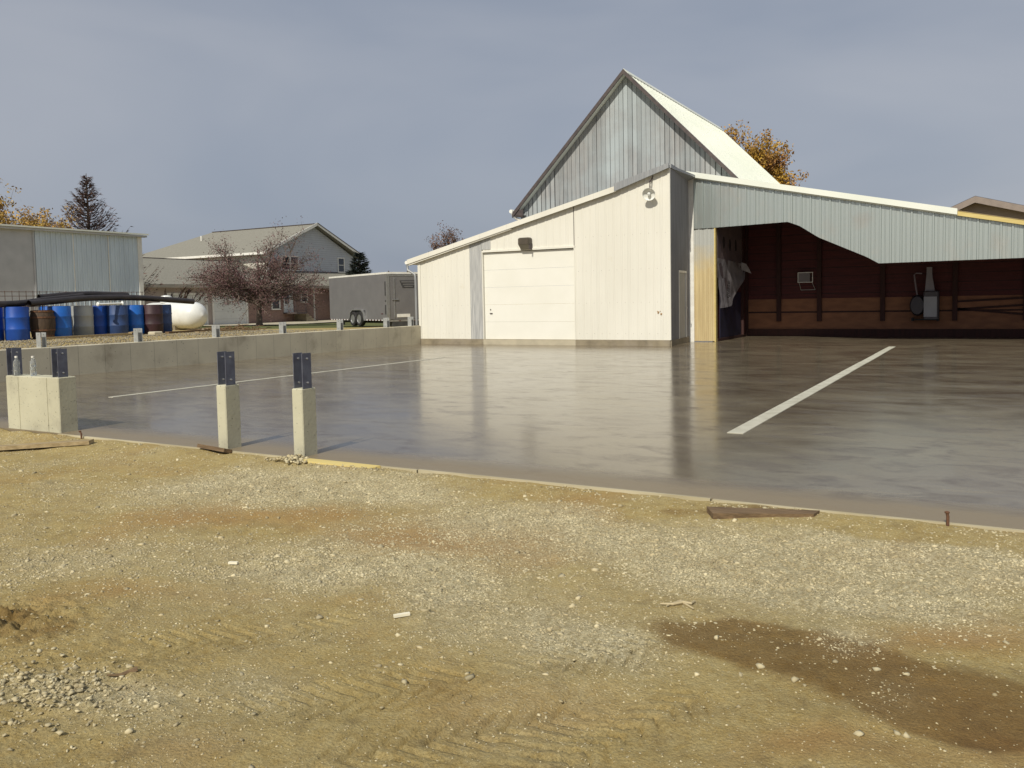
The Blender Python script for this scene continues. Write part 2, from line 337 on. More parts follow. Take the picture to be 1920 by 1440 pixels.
att = me.color_attributes.new('yard', 'FLOAT_COLOR', 'POINT')
nearm = ((X > -12) & (Y < 6) & (X < 4) & (Y > 0)).astype(float)
Gm = np.clip(field(X, Y, GRAV)+(fbm(X, Y, .5, 90)-.5)*.9, 0, 1)*nearm; Dm = np.clip((field(X, Y, DARK_SOIL)+(fbm(X, Y, .20, 93, 4)-.5)*.9-.34)*2.6, 0, 1)*nearm; Om = np.clip((field(X, Y, ORNG)+(fbm(X, Y, .8, 91)-.60)*1.6)*(.35+1.5*fbm(X, Y, .25, 94, 4)), 0, 1)
lawn = ((X < -23.8) & (X > -60) & (Y > 22.5)).astype(float)
att.data.foreach_set('color', np.stack([Gm, Dm, Om, lawn], -1).astype(np.float32).ravel())
gm = bpy.data.materials.new('dirt_yard'); gm.use_nodes = True; t = gm.node_tree; n = t.nodes; l = t.links; b = n['Principled BSDF']
b.inputs['Roughness'].default_value = .92; b.inputs['Specular IOR Level'].default_value = .25
at = n.new('ShaderNodeAttribute'); at.attribute_name = 'yard'; sp = n.new('ShaderNodeSeparateColor'); l.new(at.outputs['Color'], sp.inputs[0])
tcn = n.new('ShaderNodeTexCoord')
def noise(sc, d=5, ro=.6):
    a = n.new('ShaderNodeTexNoise'); a.inputs['Scale'].default_value = sc; a.inputs['Detail'].default_value = d; a.inputs['Roughness'].default_value = ro
    l.new(tcn.outputs['Object'], a.inputs[0]); return a.outputs[0]
def rng_(src, a, b_, c=0, d=1):
    q = n.new('ShaderNodeMapRange'); q.inputs['From Min'].default_value = a; q.inputs['From Max'].default_value = b_; q.inputs['To Min'].default_value = c; q.inputs['To Max'].default_value = d
    l.new(src, q.inputs[0]); return q.outputs[0]
def mixc(f, a, b_, mode='MIX'):
    q = n.new('ShaderNodeMix'); q.data_type = 'RGBA'; q.blend_type = mode
    for k, v in (('Factor', f), ('A', a), ('B', b_)):
        if isinstance(v, tuple): q.inputs[k].default_value = (*v, 1)
        elif isinstance(v, float): q.inputs[k].default_value = v
        else: l.new(v, q.inputs[k])
    return q.outputs['Result']
c = mixc(rng_(noise(2.2), .3, .7), (.345,.245,.085), (.42,.32,.125))
c = mixc(rng_(noise(22, 6, .75), .38, .72), c, (.47,.385,.185)); c = mixc(rng_(noise(7, 6, .7), .52, .75), c, (.26,.195,.085))
c = mixc(sp.outputs[2], c, (.38,.235,.085))
vo = n.new('ShaderNodeTexVoronoi'); vo.inputs['Scale'].default_value = 75; l.new(tcn.outputs['Object'], vo.inputs[0])
vc = mixc(rng_(vo.outputs['Color'], .2, .9), (.33,.28,.16), (.62,.56,.37))
gfac = n.new('ShaderNodeMath'); gfac.operation = 'MULTIPLY'; gfac.inputs[1].default_value = .8; l.new(sp.outputs[0], gfac.inputs[0])
c = mixc(gfac.outputs[0], c, vc)
fine = rng_(noise(120, 5, .85), .3, .72, .62, 1.25); fc = n.new('ShaderNodeCombineColor')
for k in range(3): l.new(fine, fc.inputs[k])
c = mixc(1.0, c, fc.outputs[0], 'MULTIPLY')
dfac = n.new('ShaderNodeMath'); dfac.operation = 'MULTIPLY'; dfac.inputs[1].default_value = .86; l.new(sp.outputs[1], dfac.inputs[0])
dk = mixc(1.0, c, (.50,.40,.30), 'MULTIPLY'); c = mixc(dfac.outputs[0], c, dk)
# grass beyond the left wall
c = mixc(at.outputs['Alpha'], c, mixc(rng_(noise(3), .3, .7), (.085,.105,.03), (.14,.135,.05)))
l.new(c, b.inputs['Base Color'])
bu = n.new('ShaderNodeBump'); bu.inputs['Strength'].default_value = .9; bu.inputs['Distance'].default_value = .012; l.new(noise(70, 8, .8), bu.inputs['Height'])
bu2 = n.new('ShaderNodeBump'); bu2.inputs['Strength'].default_value = .5; bu2.inputs['Distance'].default_value = .006; l.new(vo.outputs['Distance'], bu2.inputs['Height']); l.new(bu.outputs[0], bu2.inputs['Normal'])
l.new(bu2.outputs[0], b.inputs['Normal'])
me.materials.append(gm)
go = bpy.data.objects.new('ground', me); col.objects.link(go); tag(go, 'rutted tan dirt and gravel yard in front of the slab', 'ground', kind='structure')
# -------- loose stones (stuff)
def stones(name, P, size, mat, label, seed=3):
    r = np.random.default_rng(seed); n_ = len(P)
    ph = (1+5**.5)/2
    ico = np.array([(-1,ph,0),(1,ph,0),(-1,-ph,0),(1,-ph,0),(0,-1,ph),(0,1,ph),(0,-1,-ph),(0,1,-ph),(ph,0,-1),(ph,0,1),(-ph,0,-1),(-ph,0,1)])/1.9
    fi = np.array([(0,11,5),(0,5,1),(0,1,7),(0,7,10),(0,10,11),(1,5,9),(5,11,4),(11,10,2),(10,7,6),(7,1,8),(3,9,4),(3,4,2),(3,2,6),(3,6,8),(3,8,9),(4,9,5),(2,4,11),(6,2,10),(8,6,7),(9,8,1)])
    V = np.repeat(ico[None], n_, 0)*(1+(r.random((n_,12,1))-.5)*1.0)
    V = V*(np.array([1,.8,.55])*(1+(r.random((n_,1,3))-.5)*.5))
    a = r.random(n_)*2*np.pi; ca, sa = np.cos(a)[:,None], np.sin(a)[:,None]
    tl = (r.random(n_)-.5)*1.0; ct, st = np.cos(tl)[:,None], np.sin(tl)[:,None]
    x, y, z = V[...,0], V[...,1], V[...,2]; y, z = y*ct-z*st, y*st+z*ct; x, y = x*ca-y*sa, x*sa+y*ca
    V = np.stack([x,y,z],-1)*size[:,None,None]+P[:,None,:]
    T = (fi[None]+np.arange(n_)[:,None,None]*12).reshape(-1)
    me = bpy.data.meshes.new(name); me.vertices.add(n_*12); me.vertices.foreach_set('co', V.astype(np.float32).ravel())
    me.loops.add(len(T)); me.loops.foreach_set('vertex_index', T.astype(np.int32)); me.polygons.add(len(T)//3)
    me.polygons.foreach_set('loop_start', np.arange(0, len(T), 3, dtype=np.int32)); me.polygons.foreach_set('loop_total', np.full(len(T)//3, 3, dtype=np.int32))
    me.update(); me.materials.append(mat); o = bpy.data.objects.new(name, me); col.objects.link(o)
    return tag(o, label, 'gravel', kind='stuff')
mt_stone = M('stone', (.50,.44,.28), (.35,.29,.165), 6, .92, island=.32, bump=.3, bscale=120, bdist=.003)
n_try = 620000
# sampled evenly over the visible yard, denser near the camera
sx = rng.uniform(-10.5, 1.0, n_try); sy = rng.uniform(1.0, SLAB_Y-.03, n_try)
g = np.clip(field(sx, sy, GRAV)+(fbm(sx, sy, .5, 90)-.5)*.9, 0, 1); dm = np.clip(field(sx, sy, DARK_SOIL), 0, 1)
cl = fbm(sx, sy, .22, 60, 2)
pr = (.050+.42*g**1.3)*(.35+1.5*cl)*(1-.5*dm*(1-g))
k = rng.random(n_try) < pr
# keep to the part of the yard in view
dx_, dy_ = sx, sy; fw = -math.sin(YA)*dx_+math.cos(YA)*dy_; rt = math.cos(YA)*dx_+math.sin(YA)*dy_
k &= (fw > 1.4) & (np.abs(rt)/np.maximum(fw,.1) < .70)
sx, sy, g = sx[k], sy[k], g[k]
dist_ = np.hypot(sx, sy); sz = np.exp(rng.normal(math.log(.0043), .36, len(sx)))*np.clip(dist_/4.2, .72, 1.15); big = rng.random(len(sx)) < .009; sz = np.where(big, sz*2.8, sz); sz = np.clip(sz, .0024, .019)
P = np.stack([sx, sy, ground_z(sx, sy)+sz*.02], -1)
# rubble heap at the foot of the second pier
hx = rng.normal(-5.33, .10, 170); hy = rng.normal(5.43, .05, 170); hz_ = .5; hs = rng.uniform(.009,.022,170)
hp = np.stack([hx, np.minimum(hy, 5.51), -.004+np.maximum(0,.045-np.abs(hx+5.33)*.28)*rng.random(170)], -1)
clx = rng.normal(gp(80,1290)[0], .22, 420); cly = rng.normal(gp(80,1290)[1], .14, 420)
cx2 = rng.uniform(-8.6, -1, 900); cy2 = rng.normal(5.43, .05, 900); k2 = (fbm(cx2, cy2, .5, 66) > .52) & (cy2 < 5.5); cx2, cy2 = cx2[k2], cy2[k2]
SP = [(880,1254,.022),(1427,1240,.024),(1342,1188,.024),(600,1141,.024),(1388,1253,.018),(500,964,.022),(522,966,.016),(1700,1365,.02),(1610,1363,.02),(1568,1233,.016),(1645,1242,.022),(1700,1252,.018),(1308,1253,.016),(1085,1112,.018),(950,1185,.018),(1010,1230,.016),(240,1362,.022),(330,1343,.014),(452,1373,.014),(470,1424,.018),(1250,1311,.016),(1120,1165,.014),(1180,1180,.016),(1385,1310,.014),(1490,1268,.016),(1280,1150,.014)]
sp_ = np.array([gp(a, b2) for a, b2, c2 in SP]); P = np.concatenate([P, np.stack([sp_[:,0], sp_[:,1], ground_z(sp_[:,0], sp_[:,1])+.004], -1)]); sz = np.concatenate([sz, np.array([c2*.82 for a, b2, c2 in SP])])
P = np.concatenate([P, hp, np.stack([clx, cly, ground_z(clx, cly)+.004], -1), np.stack([cx2, cy2, ground_z(cx2, cy2)+.003], -1)]); sz = np.concatenate([sz, hs, rng.uniform(.004,.013,420), rng.uniform(.005,.014,len(cx2))])
stones('gravel', P, sz, mt_stone, 'pale crushed limestone scattered in patches over the tan dirt yard')
yx = rng.uniform(-23.5, -16.8, 9000); yy = rng.uniform(8, 21, 9000)
stones('yard_gravel', np.stack([yx, yy, ground_z(yx, yy)+.004], -1), rng.uniform(.010,.030,9000), M('dull_stone', (.30,.265,.19), (.19,.16,.11), 4, .95, island=.4), 'coarse gravel strip between the long wall and the drums', 5)
# ------------------------------------------------------------------ slab
smt = bpy.data.materials.new('wet_concrete'); smt.use_nodes = True; t = smt.node_tree; n = t.nodes; l = t.links; b = n['Principled BSDF']
tcn = n.new('ShaderNodeTexCoord')
def noise2(sc, st=(1,1,1), d=5, ro=.55, dist=0):
    mp_ = n.new('ShaderNodeMapping'); mp_.inputs['Scale'].default_value = st; l.new(tcn.outputs['Object'], mp_.inputs[0])
    a = n.new('ShaderNodeTexNoise'); a.inputs['Scale'].default_value = sc; a.inputs['Detail'].default_value = d; a.inputs['Roughness'].default_value = ro; a.inputs['Distortion'].default_value = dist
    l.new(mp_.outputs[0], a.inputs[0]); return a.outputs[0]
n1 = noise2(.8, (.8,1.4,1), 6, .65, 1.0); n2 = noise2(2.6, (.7,1.3,1), 7, .7, .8); n3 = noise2(9, (1,1,1), 4)
sxyz = n.new('ShaderNodeSeparateXYZ'); l.new(tcn.outputs['Object'], sxyz.inputs[0])
wob = n.new('ShaderNodeMath'); wob.operation = 'MULTIPLY_ADD'; wob.inputs[1].default_value = .35; l.new(n2, wob.inputs[0]); l.new(sxyz.outputs[1], wob.inputs[2])
edge = rng_(wob.outputs[0], SLAB_Y+.42, SLAB_Y+.80, 1, 0)
c = mixc(rng_(n1, .35, .65), (.12,.095,.066), (.20,.168,.112)); c = mixc(rng_(n2, .48, .74), c, (.075,.052,.038)); c = mixc(edge, c, (.225,.18,.115))
l.new(c, b.inputs['Base Color'])
rr = n.new('ShaderNodeMath'); rr.operation = 'ADD'; l.new(rng_(n1, .35, .68, .12, .20), rr.inputs[0]); l.new(rng_(n2, .50, .78, 0, .13), rr.inputs[1])
re = n.new('ShaderNodeMath'); re.operation = 'MULTIPLY_ADD'; re.inputs[1].default_value = .30; l.new(edge, re.inputs[0]); l.new(rr.outputs[0], re.inputs[2]); l.new(re.outputs[0], b.inputs['Roughness'])
b.inputs['Specular IOR Level'].default_value = .55; b.inputs['Specular Tint'].default_value = (1,.97,.92,1)
bu = n.new('ShaderNodeBump'); bu.inputs['Strength'].default_value = .07; bu.inputs['Distance'].default_value = .004; l.new(noise2(2.4, (1,1,1), 6, .6, .4), bu.inputs['Height']); l.new(bu.outputs[0], b.inputs['Normal'])
o = MB().box(WALL_X+.0, 8, SLAB_Y, 32, -.3, 0).build('concrete_slab', smt); tag(o, 'dark wet freshly troweled concrete slab', 'slab', kind='structure')
# form board
fb = MB()
for a, b2 in ((-10.05,-6.5),(-6.2,-5.45)): pass
xx = -8.85
while xx < 2:
    fb.box(xx, xx+2.4, SLAB_Y-.030, SLAB_Y-.005, -.16, .003+random.uniform(-.003,.003)); xx += 2.415
o = fb.build('form_board', M('form_lumber', (.50,.45,.31), (.36,.31,.19), 3, .8, stretch=(.5,6,6)), org=(-3,SLAB_Y,-.1)); tag(o, 'thin pale form board along the front edge of the slab', 'board')
o = MB().hexa([(-5.22,SLAB_Y-.13,-.06),(-4.45,SLAB_Y-.13,-.07),(-4.40,SLAB_Y-.034,-.05),(-5.18,SLAB_Y-.034,-.05),(-5.22,SLAB_Y-.12,.004),(-4.45,SLAB_Y-.125,-.006),(-4.40,SLAB_Y-.034,.008),(-5.18,SLAB_Y-.034,.010)]).build('form_board', mt_yel, org=(-4.8,SLAB_Y-.06,-.1)); tag(o, 'short yellow board at the slab edge right of the second pier', 'board')
for x0, x1, y0, y1, lb in ((-2.27,-2.11,8.3,23.6,'broad pale strip across the wet slab running towards the open shed'),(-11.77,-11.66,8.15,17.2,'thin pale strip in the wet slab beside the long low wall')):
    q = MB(); yy = y0
    while yy < y1:
        e = min(yy+2.44, y1); jx = random.uniform(-.004,.004); q.box(x0+jx, x1+jx, yy, e-.006, -.02, .004+random.uniform(0,.002)); yy = e
    tag(q.build('joint_strip', mt_strip, org=(x0,y0,0)), lb, 'strip')
# ------------------------------------------------------------------ left wall, piers, brackets
q = MB(); q.bbox(WALL_X-.2, WALL_X, 5.4, 22.86, -.35, .61, .012)
for k in range(28):
    y = 5.9+k*.61
    pass
wl = q.build('low_wall', mt_concw, org=(WALL_X,14,0)); tag(wl, 'long low bare concrete wall along the left edge of the slab', 'wall')
def bracket(cx, cy, z, label, along_x, mat, group):
    t = thing('post_bracket', label, 'bracket', (cx,cy,z), group)
    for s_ in (-1, 1):
        q = MB(); ox = -.050 if s_ < 0 else .054
        if along_x: q.box(cx+ox-.004, cx+ox+.004, cy-.066, cy+.046, z-.001, z+.315)
        else: q.box(cx-.075, cx+.075, cy+s_*.055-.004, cy+s_*.055+.004, z-.001, z+.30)
        pl = q.build('plate', mat, t)
        for dz in (.05, .265):
            h = MB()
            if along_x: h.lathe([(.009,0),(.009,.012),(.004,.014)], (cx+ox+.004, cy-.010, z+dz), 8, 'x')
            else: h.lathe([(.009,0),(.009,-.012),(.004,-.014)], (cx, cy+s_*.055-.004, z+dz), 8, 'y')
            h.build('bolt', mt_alu, t)
    return t
def pier(x0, x1, label, name='concrete_pier', seams=()):
    q = MB(); q.bbox(x0, x1, 5.555, 5.735 if x1-x0 < .5 else 5.765, -.3, .61, .008)
    for s_ in seams: q.box(s_, s_+.010, 5.550, 5.556, -.1, .60)
    return tag(q.build(name, mt_conc, org=((x0+x1)/2,5.66,0)), label, 'pier')
pier(-9.88, -8.88, 'wide pale concrete block carrying two brackets at the slab corner', 'concrete_block', (-9.64, -9.10))
pier(-6.40, -6.275, 'slim concrete pier nearest the wide block')
pier(-5.43, -5.305, 'slim concrete pier with rubble heaped at its foot')
gb = 'steel brackets standing on the front piers'
bracket(-6.335, 5.64, .61, 'dark two-plate bracket on the slim pier nearer the wide block', True, mt_steel, gb)
bracket(-5.365, 5.64, .61, 'dark two-plate bracket on the slim pier with rubble at its foot', True, mt_steel, gb)
bracket(-8.955, 5.64, .61, 'dark two-plate bracket on the right end of the wide block', True, mt_steel, gb)
bracket(-9.82, 5.64, .61, 'dark two-plate bracket on the left end of the wide block beside a bottle', True, mt_steel, gb)
gl = 'steel brackets in a row on the long low wall'
for y, lb in ((10.05,'pale bracket on the long wall in front of the oak barrel'),(12.26,'pale bracket on the long wall in front of the maroon drum'),(14.44,'pale bracket on the long wall right of the white tank'),
              (16.69,'pale bracket on the long wall in front of the house steps'),(18.99,'pale bracket on the long wall left of the trailer wheels'),(21.17,'pale bracket on the long wall in front of the trailer rear corner'),(22.45,'pale bracket on the long wall against the cream building')):
    bracket(WALL_X-.1, y, .61, lb, False, mt_steell, gl)
mt_pet = M('clear_plastic', (.85,.88,.86), (.8,.83,.8), 3, .08, trans=.85)
for (x, y, lb) in ((-9.70,5.585,'clear plastic bottle right beside the left bracket of the block'),(-9.47,5.64,'clear plastic bottle standing alone on the block top')):
    t = thing('bottle', lb, 'bottle', (x,y,.61), 'bottles on the concrete block')
    MB().lathe([(.030,.611),(.033,.62),(.033,.70),(.030,.71),(.033,.72),(.033,.77),(.015,.805),(.013,.815)], (x,y,0), 16).build('bottle_body', mt_pet, t, True)
    MB().lathe([(.016,.815),(.016,.835)], (x,y,0), 12).build('cap', mt_white, t, True)
# ------------------------------------------------------------------ barn and its annexes
def sheet(q, p0, p1, top, bot, pitch=.23, dep=.02, nrm=(0,-1), minor=True, rib=.05):
    # ribbed sheet from p0 to p1 (plan), top/bot functions of distance; ribs stand out along nrm
    p0 = Vector(p0); p1 = Vector(p1); L = (p1-p0).length; d = (p1-p0)/L; nr = Vector(nrm)
    pts = []; s_ = 0
    while s_ < L:
        for ds, h in ((0,0),(.012,dep),(rib,dep),(rib+.012,0)) + (((pitch*.52,0),(pitch*.52+.008,dep*.25),(pitch*.52+.03,dep*.25),(pitch*.52+.038,0)) if minor else ()):
            if s_+ds < L: pts.append((s_+ds, h))
        s_ += pitch
    pts.append((L, 0))
    n0 = len(q.v)
    for s2, h in pts:
        p = p0+d*s2+nr*h
        q.v.append((p.x,p.y,bot(s2))); q.v.append((p.x,p.y,top(s2)))
    for k in range(len(pts)-1):
        a = n0+2*k; q.f.append((a,a+2,a+3,a+1))
def pw(pts):
    def f(s_):
        for (a,b_),(c_,d_) in zip(pts, pts[1:]):
            if s_ <= c_: return b_+(d_-b_)*(s_-a)/(c_-a)
        return pts[-1][1]
    return f
barn = thing('barn', 'tall gabled barn with cream metal annex and open fronted lean-to beside the wet slab', 'barn', (-10,27,0))
FY = 22.9; FX0, FX1 = -16.47, -7.84
def ftop(x): return pw([(-17,2.68),(-9.4,4.50),(FX1,4.98)])(x)
q = MB()
for a, b2, bz in ((FX0,-14.5,.17),(-13.99+.0,-10.82,2.92),(-10.80,FX1,.17)):
    sheet(q, (a,FY), (b2,FY), (lambda s_, a=a: ftop(a+s_)), (lambda s_, bz=bz: bz), .245, .010)
q.build('annex_wall', mt_cream, barn)
q = MB(); sheet(q, (-14.5,FY+.003), (-14.04,FY+.003), lambda s_: ftop(-14.5+s_)-.01, lambda s_: .17, .06, .012, minor=False, rib=.02)
sheet(q, (-14.04,FY-.014), (-13.70,FY-.014), lambda s_: ftop(-14.04+s_)-.01, lambda s_: 2.99, .06, .012, minor=False, rib=.02)
q.build('patch_sheet', mt_patch, barn)
MB().box(FX0, FX1-.02, FY-.03, FY+.2, -.2, .168).build('foundation', mt_found, barn)
# backing, side and rear walls of annex
q = MB(); pl = [(FX0,.0),(-14.02,.0),(-14.02,2.9),(-10.80,2.9),(-10.80,0),(FX1-.05,0),(FX1-.05,4.9),(-9.4,4.45),(FX0,2.62)]
for a, b2, z0 in ((FX0+.02,-14.03,0),(-14.03,-10.79,2.93),(-10.79,FX1-.06,0)):
    q.hexa([(a,FY+.03,z0),(b2,FY+.03,z0),(b2,FY+.12,z0),(a,FY+.12,z0),(a,FY+.03,ftop(a)-.05),(b2,FY+.03,ftop(b2)-.05),(b2,FY+.12,ftop(b2)-.05),(a,FY+.12,ftop(a)-.05)])
q.build('inner_wall', mt_dwood, barn)
q = MB(); sheet(q, (FX0,27.0), (FX0,FY), lambda s_: 2.62, lambda s_: 0, .245, .016, (-1,0)); q.build('end_wall', mt_cream, barn)
# annex roof and trim
q = MB(); zz = ftop
q.hexa([(-16.78,FY-.12,2.70),(-9.4,FY-.12,4.50),(-9.4,27.1,4.50),(-16.78,27.1,2.70),(-16.78,FY-.12,2.76),(-9.4,FY-.12,4.57),(-9.4,27.1,4.57),(-16.78,27.1,2.76)])
q.hexa([(-9.39,FY-.10,4.50),(FX1,FY-.10,4.99),(FX1,27.1,4.99),(-9.39,27.1,4.50),(-9.39,FY-.10,4.57),(FX1,FY-.10,5.06),(FX1,27.1,5.06),(-9.39,27.1,4.57)])
q.build('annex_roof', mt_galvd, barn)
q = MB(); q.hexa([(-16.86,FY-.15,2.64),(-9.4,FY-.15,4.44),(-9.4,FY-.12,4.44),(-16.86,FY-.12,2.64),(-16.86,FY-.15,2.79),(-9.4,FY-.15,4.60),(-9.4,FY-.12,4.60),(-16.86,FY-.12,2.79)])
q.hexa([(-16.82,FY-.12,2.60),(-12.9,FY-.12,3.56),(-12.9,FY-.03,3.56),(-16.82,FY-.03,2.60),(-16.82,FY-.12,2.64),(-12.9,FY-.12,3.60),(-12.9,FY-.03,3.60),(-16.82,FY-.03,2.64)])
q.build('eave_trim', mt_cream, barn)
q = MB(); q.hexa([(-9.45,FY-.16,4.44),(FX1+.02,FY-.16,4.96),(FX1+.02,FY-.11,4.96),(-9.45,FY-.11,4.44),(-9.45,FY-.16,4.66),(FX1+.02,FY-.16,5.10),(FX1+.02,FY-.11,5.10),(-9.45,FY-.11,4.66)])
q.build('flashing', mt_galvd, barn)
MB().box(FX1-.06, FX1+.012, FY-.025, FY+.03, .17, 4.97).build('corner_trim', mt_cream, barn)
MB().box(FX0-.05, FX0+.05, FY-.03, FY+.04, .17, 2.66).build('corner_trim', mt_cream, barn)
q = MB(); q.tube([(-16.93,FY-.1,2.70),(-16.93,27,2.70)], .06, 10); g_ = q.build('gutter', mt_white, barn, True)
q = MB(); q.tube([(-16.93,FY-.05,2.66),(-16.90,FY-.05,2.45),(-16.62,FY-.05,2.30),(-16.60,FY-.05,2.1),(-16.60,FY-.05,.62)], .04, 8); q.build('downspout', mt_galvd, barn, True)
# garage door
dr = MB(); zs = [.16,.71,1.255,1.80,2.345,2.89]
for a, b2 in zip(zs, zs[1:]):
    dr.bbox(-13.99, -10.82, FY+.05, FY+.10, a+.0022, b2-.0022, .002)
    pass
gd = dr.build('garage_door', mt_door, barn)
MB().box(-13.80,-13.71,FY+.02,FY+.048,.97,.995).build('handle', mt_dtrim, gd); MB().box(-13.79,-13.765,FY+.03,FY+.048,1.08,1.12).build('lock', mt_dtrim, gd)
q = MB(); q.box(-14.03,-13.995,FY-.028,FY+.10,.13,2.96); q.box(-10.815,-10.78,FY-.028,FY+.10,.13,2.96); q.box(-14.03,-10.78,FY-.031,FY+.10,2.905,2.965)
q.build('door_frame', mt_cream, barn)
MB().box(-14.02,-10.79,FY-.04,FY+.12,.0,.155).build('door_sill', M('sill_concrete', (.46,.41,.30), (.38,.34,.25), 3, .8), barn)
# annex side wall with walk door
A0 = (FX1, FY+.01); A1 = (-8.1, 25.38); LA = math.hypot(A1[0]-A0[0], A1[1]-A0[1])
def Aat(s_, off=0): 
    dx, dy = (A1[0]-A0[0])/LA, (A1[1]-A0[1])/LA; return (A0[0]+dx*s_+dy*off, A0[1]+dy*s_-dx*off)
q = MB()
for a, b2, bz in ((0,.98,.17),(.98,2.02,2.14),(2.02,LA,.17)):
    sheet(q, Aat(a), Aat(b2), lambda s_: 4.98, lambda s_, bz=bz: bz, .12, .012, (.995,.1), minor=False)
mt_sidegrey = M('grey_metal', (.25,.245,.24), (.19,.185,.185), 2, .5, stretch=(1,3,.4))
q.build('side_wall', mt_sidegrey, barn)
def slab_on(s0, s1, z0, z1, o0, o1):
    q = MB(); a, b2 = Aat(s0,o0), Aat(s1,o0); c2, d2 = Aat(s1,o1), Aat(s0,o1)
    return q.hexa([(*a,z0),(*b2,z0),(*c2,z0),(*d2,z0),(*a,z1),(*b2,z1),(*c2,z1),(*d2,z1)])
wd_ = slab_on(1.03,1.97,.16,2.10,-.03,.0).build('walk_door', M('walk_door_paint', (.36,.37,.38), rough=.5), barn)
q = MB(); p = Aat(1.88,.04); q.tube([(p[0]-.05,p[1],1.05),(p[0]+.03,p[1],1.05),(p[0]+.03,p[1]-.1,1.05)], .012, 6); q.build('handle', mt_alu, wd_)
q = slab_on(.98,1.03,.16,2.14,-.02,.025); q2 = slab_on(1.97,2.02,.16,2.14,-.02,.025); q.add(q2.v, q2.f); q2 = slab_on(.98,2.02,2.10,2.16,-.02,.03); q.add(q2.v, q2.f); q.build('walk_door_frame', mt_white, barn)
slab_on(0,LA,-.2,.165,-.05,.02).build('side_foundation', mt_found, barn)
slab_on(0,LA,4.98,5.09,-.03,.04).build('side_flashing', mt_galvd, barn)
# lean-to front
HY = 25.4; SL = -.2243
def htop(x): return 5.21-.15+SL*(x+8.16)
hb = pw([(-8,3.45),(-7.3,3.45),(-5.14,3.49),(-4.81,3.35),(-4.3,3.0),(-3.02,2.39),(-2.71,2.2),(5,2.22)])
q = MB(); sheet(q, (-7.95,HY-.03), (4.2,HY-.03), lambda s_: htop(-7.95+s_), lambda s_: min(hb(-7.95+s_), htop(-7.95+s_)-.05), .262, .030, rib=.055)
q.build('header_sheet', mt_galv, barn)
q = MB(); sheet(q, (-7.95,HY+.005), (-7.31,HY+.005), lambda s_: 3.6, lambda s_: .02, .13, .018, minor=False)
mt_jamb = M('tan_reflection_sheet', (.60,.49,.27), (.52,.41,.22), 2.5, .45, stretch=(5,5,.4), metal=.1); t = mt_jamb.node_tree; n = t.nodes; l = t.links; b = n['Principled BSDF']  # tan reflection of the ground put into the lower sheet's colour, grey above
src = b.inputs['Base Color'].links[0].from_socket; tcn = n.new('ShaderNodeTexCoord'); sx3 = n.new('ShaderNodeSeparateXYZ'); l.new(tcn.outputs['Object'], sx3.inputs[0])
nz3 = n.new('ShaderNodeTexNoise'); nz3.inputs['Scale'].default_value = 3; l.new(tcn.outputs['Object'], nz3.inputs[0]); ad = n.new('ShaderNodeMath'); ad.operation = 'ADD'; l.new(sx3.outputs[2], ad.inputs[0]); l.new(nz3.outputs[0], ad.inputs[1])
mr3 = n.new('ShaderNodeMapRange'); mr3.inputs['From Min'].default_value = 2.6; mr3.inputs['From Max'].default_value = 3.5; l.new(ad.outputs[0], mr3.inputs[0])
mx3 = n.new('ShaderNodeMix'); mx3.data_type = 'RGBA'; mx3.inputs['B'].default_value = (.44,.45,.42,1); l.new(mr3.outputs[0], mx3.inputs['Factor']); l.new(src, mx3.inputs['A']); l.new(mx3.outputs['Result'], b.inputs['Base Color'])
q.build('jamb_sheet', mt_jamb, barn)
MB().box(-8.12,-7.93,HY-.065,HY+.02,.0,5.02).build('corner_post', mt_white, barn)
q = MB(); q.box(-7.31,-7.27,HY-.02,HY+.14,.0,3.5); q.build('opening_jamb', mt_yel, barn)
# header backing (the timber behind the sheet)
q = MB(); px_ = [-7.9,-7.3,-5.14,-4.81,-4.3,-3.02,-2.71,0,4.1]
for a, b2 in zip(px_, px_[1:]):
    q.hexa([(a,HY+.02,hb(a)+.03),(b2,HY+.02,hb(b2)+.03),(b2,HY+.10,hb(b2)+.03),(a,HY+.10,hb(a)+.03),(a,HY+.02,htop(a)),(b2,HY+.02,htop(b2)),(b2,HY+.10,htop(b2)),(a,HY+.10,htop(a))])
q.box(-2.7,4.1,HY+.10,HY+.6,2.2,2.38)
q.build('header_frame', mt_dwood, barn)
def fas(a, b2, lo, hi, y0, y1):
    return [(a,y0,htop(a)+lo),(b2,y0,htop(b2)+lo),(b2,y1,htop(b2)+lo),(a,y1,htop(a)+lo),(a,y0,htop(a)+hi),(b2,y0,htop(b2)+hi),(b2,y1,htop(b2)+hi),(a,y1,htop(a)+hi)]
MB().hexa(fas(-8.16,-.8,-.01,.15,HY-.16,HY-.07)).hexa(fas(-8.16,-.8,-.045,-.012,HY-.09,HY-.068)).build('fascia', mt_roofw, barn)
MB().hexa(fas(-.795,4.2,-.03,.085,HY-.13,HY-.07)).build('raw_fascia_board', mt_yel, barn)
MB().hexa(fas(-.795,4.2,.087,.10,HY-.14,29.9)).build('roof_edge', mt_lum, barn)
MB().hexa(fas(-8.16,4.2,.0,.08,HY-.06,29.9)).build('lean_to_roof', mt_dwood, barn)
MB().hexa(fas(-8.16,-.8,.083,.14,HY-.065,29.9)).build('roof_sheet', mt_roofw, barn)
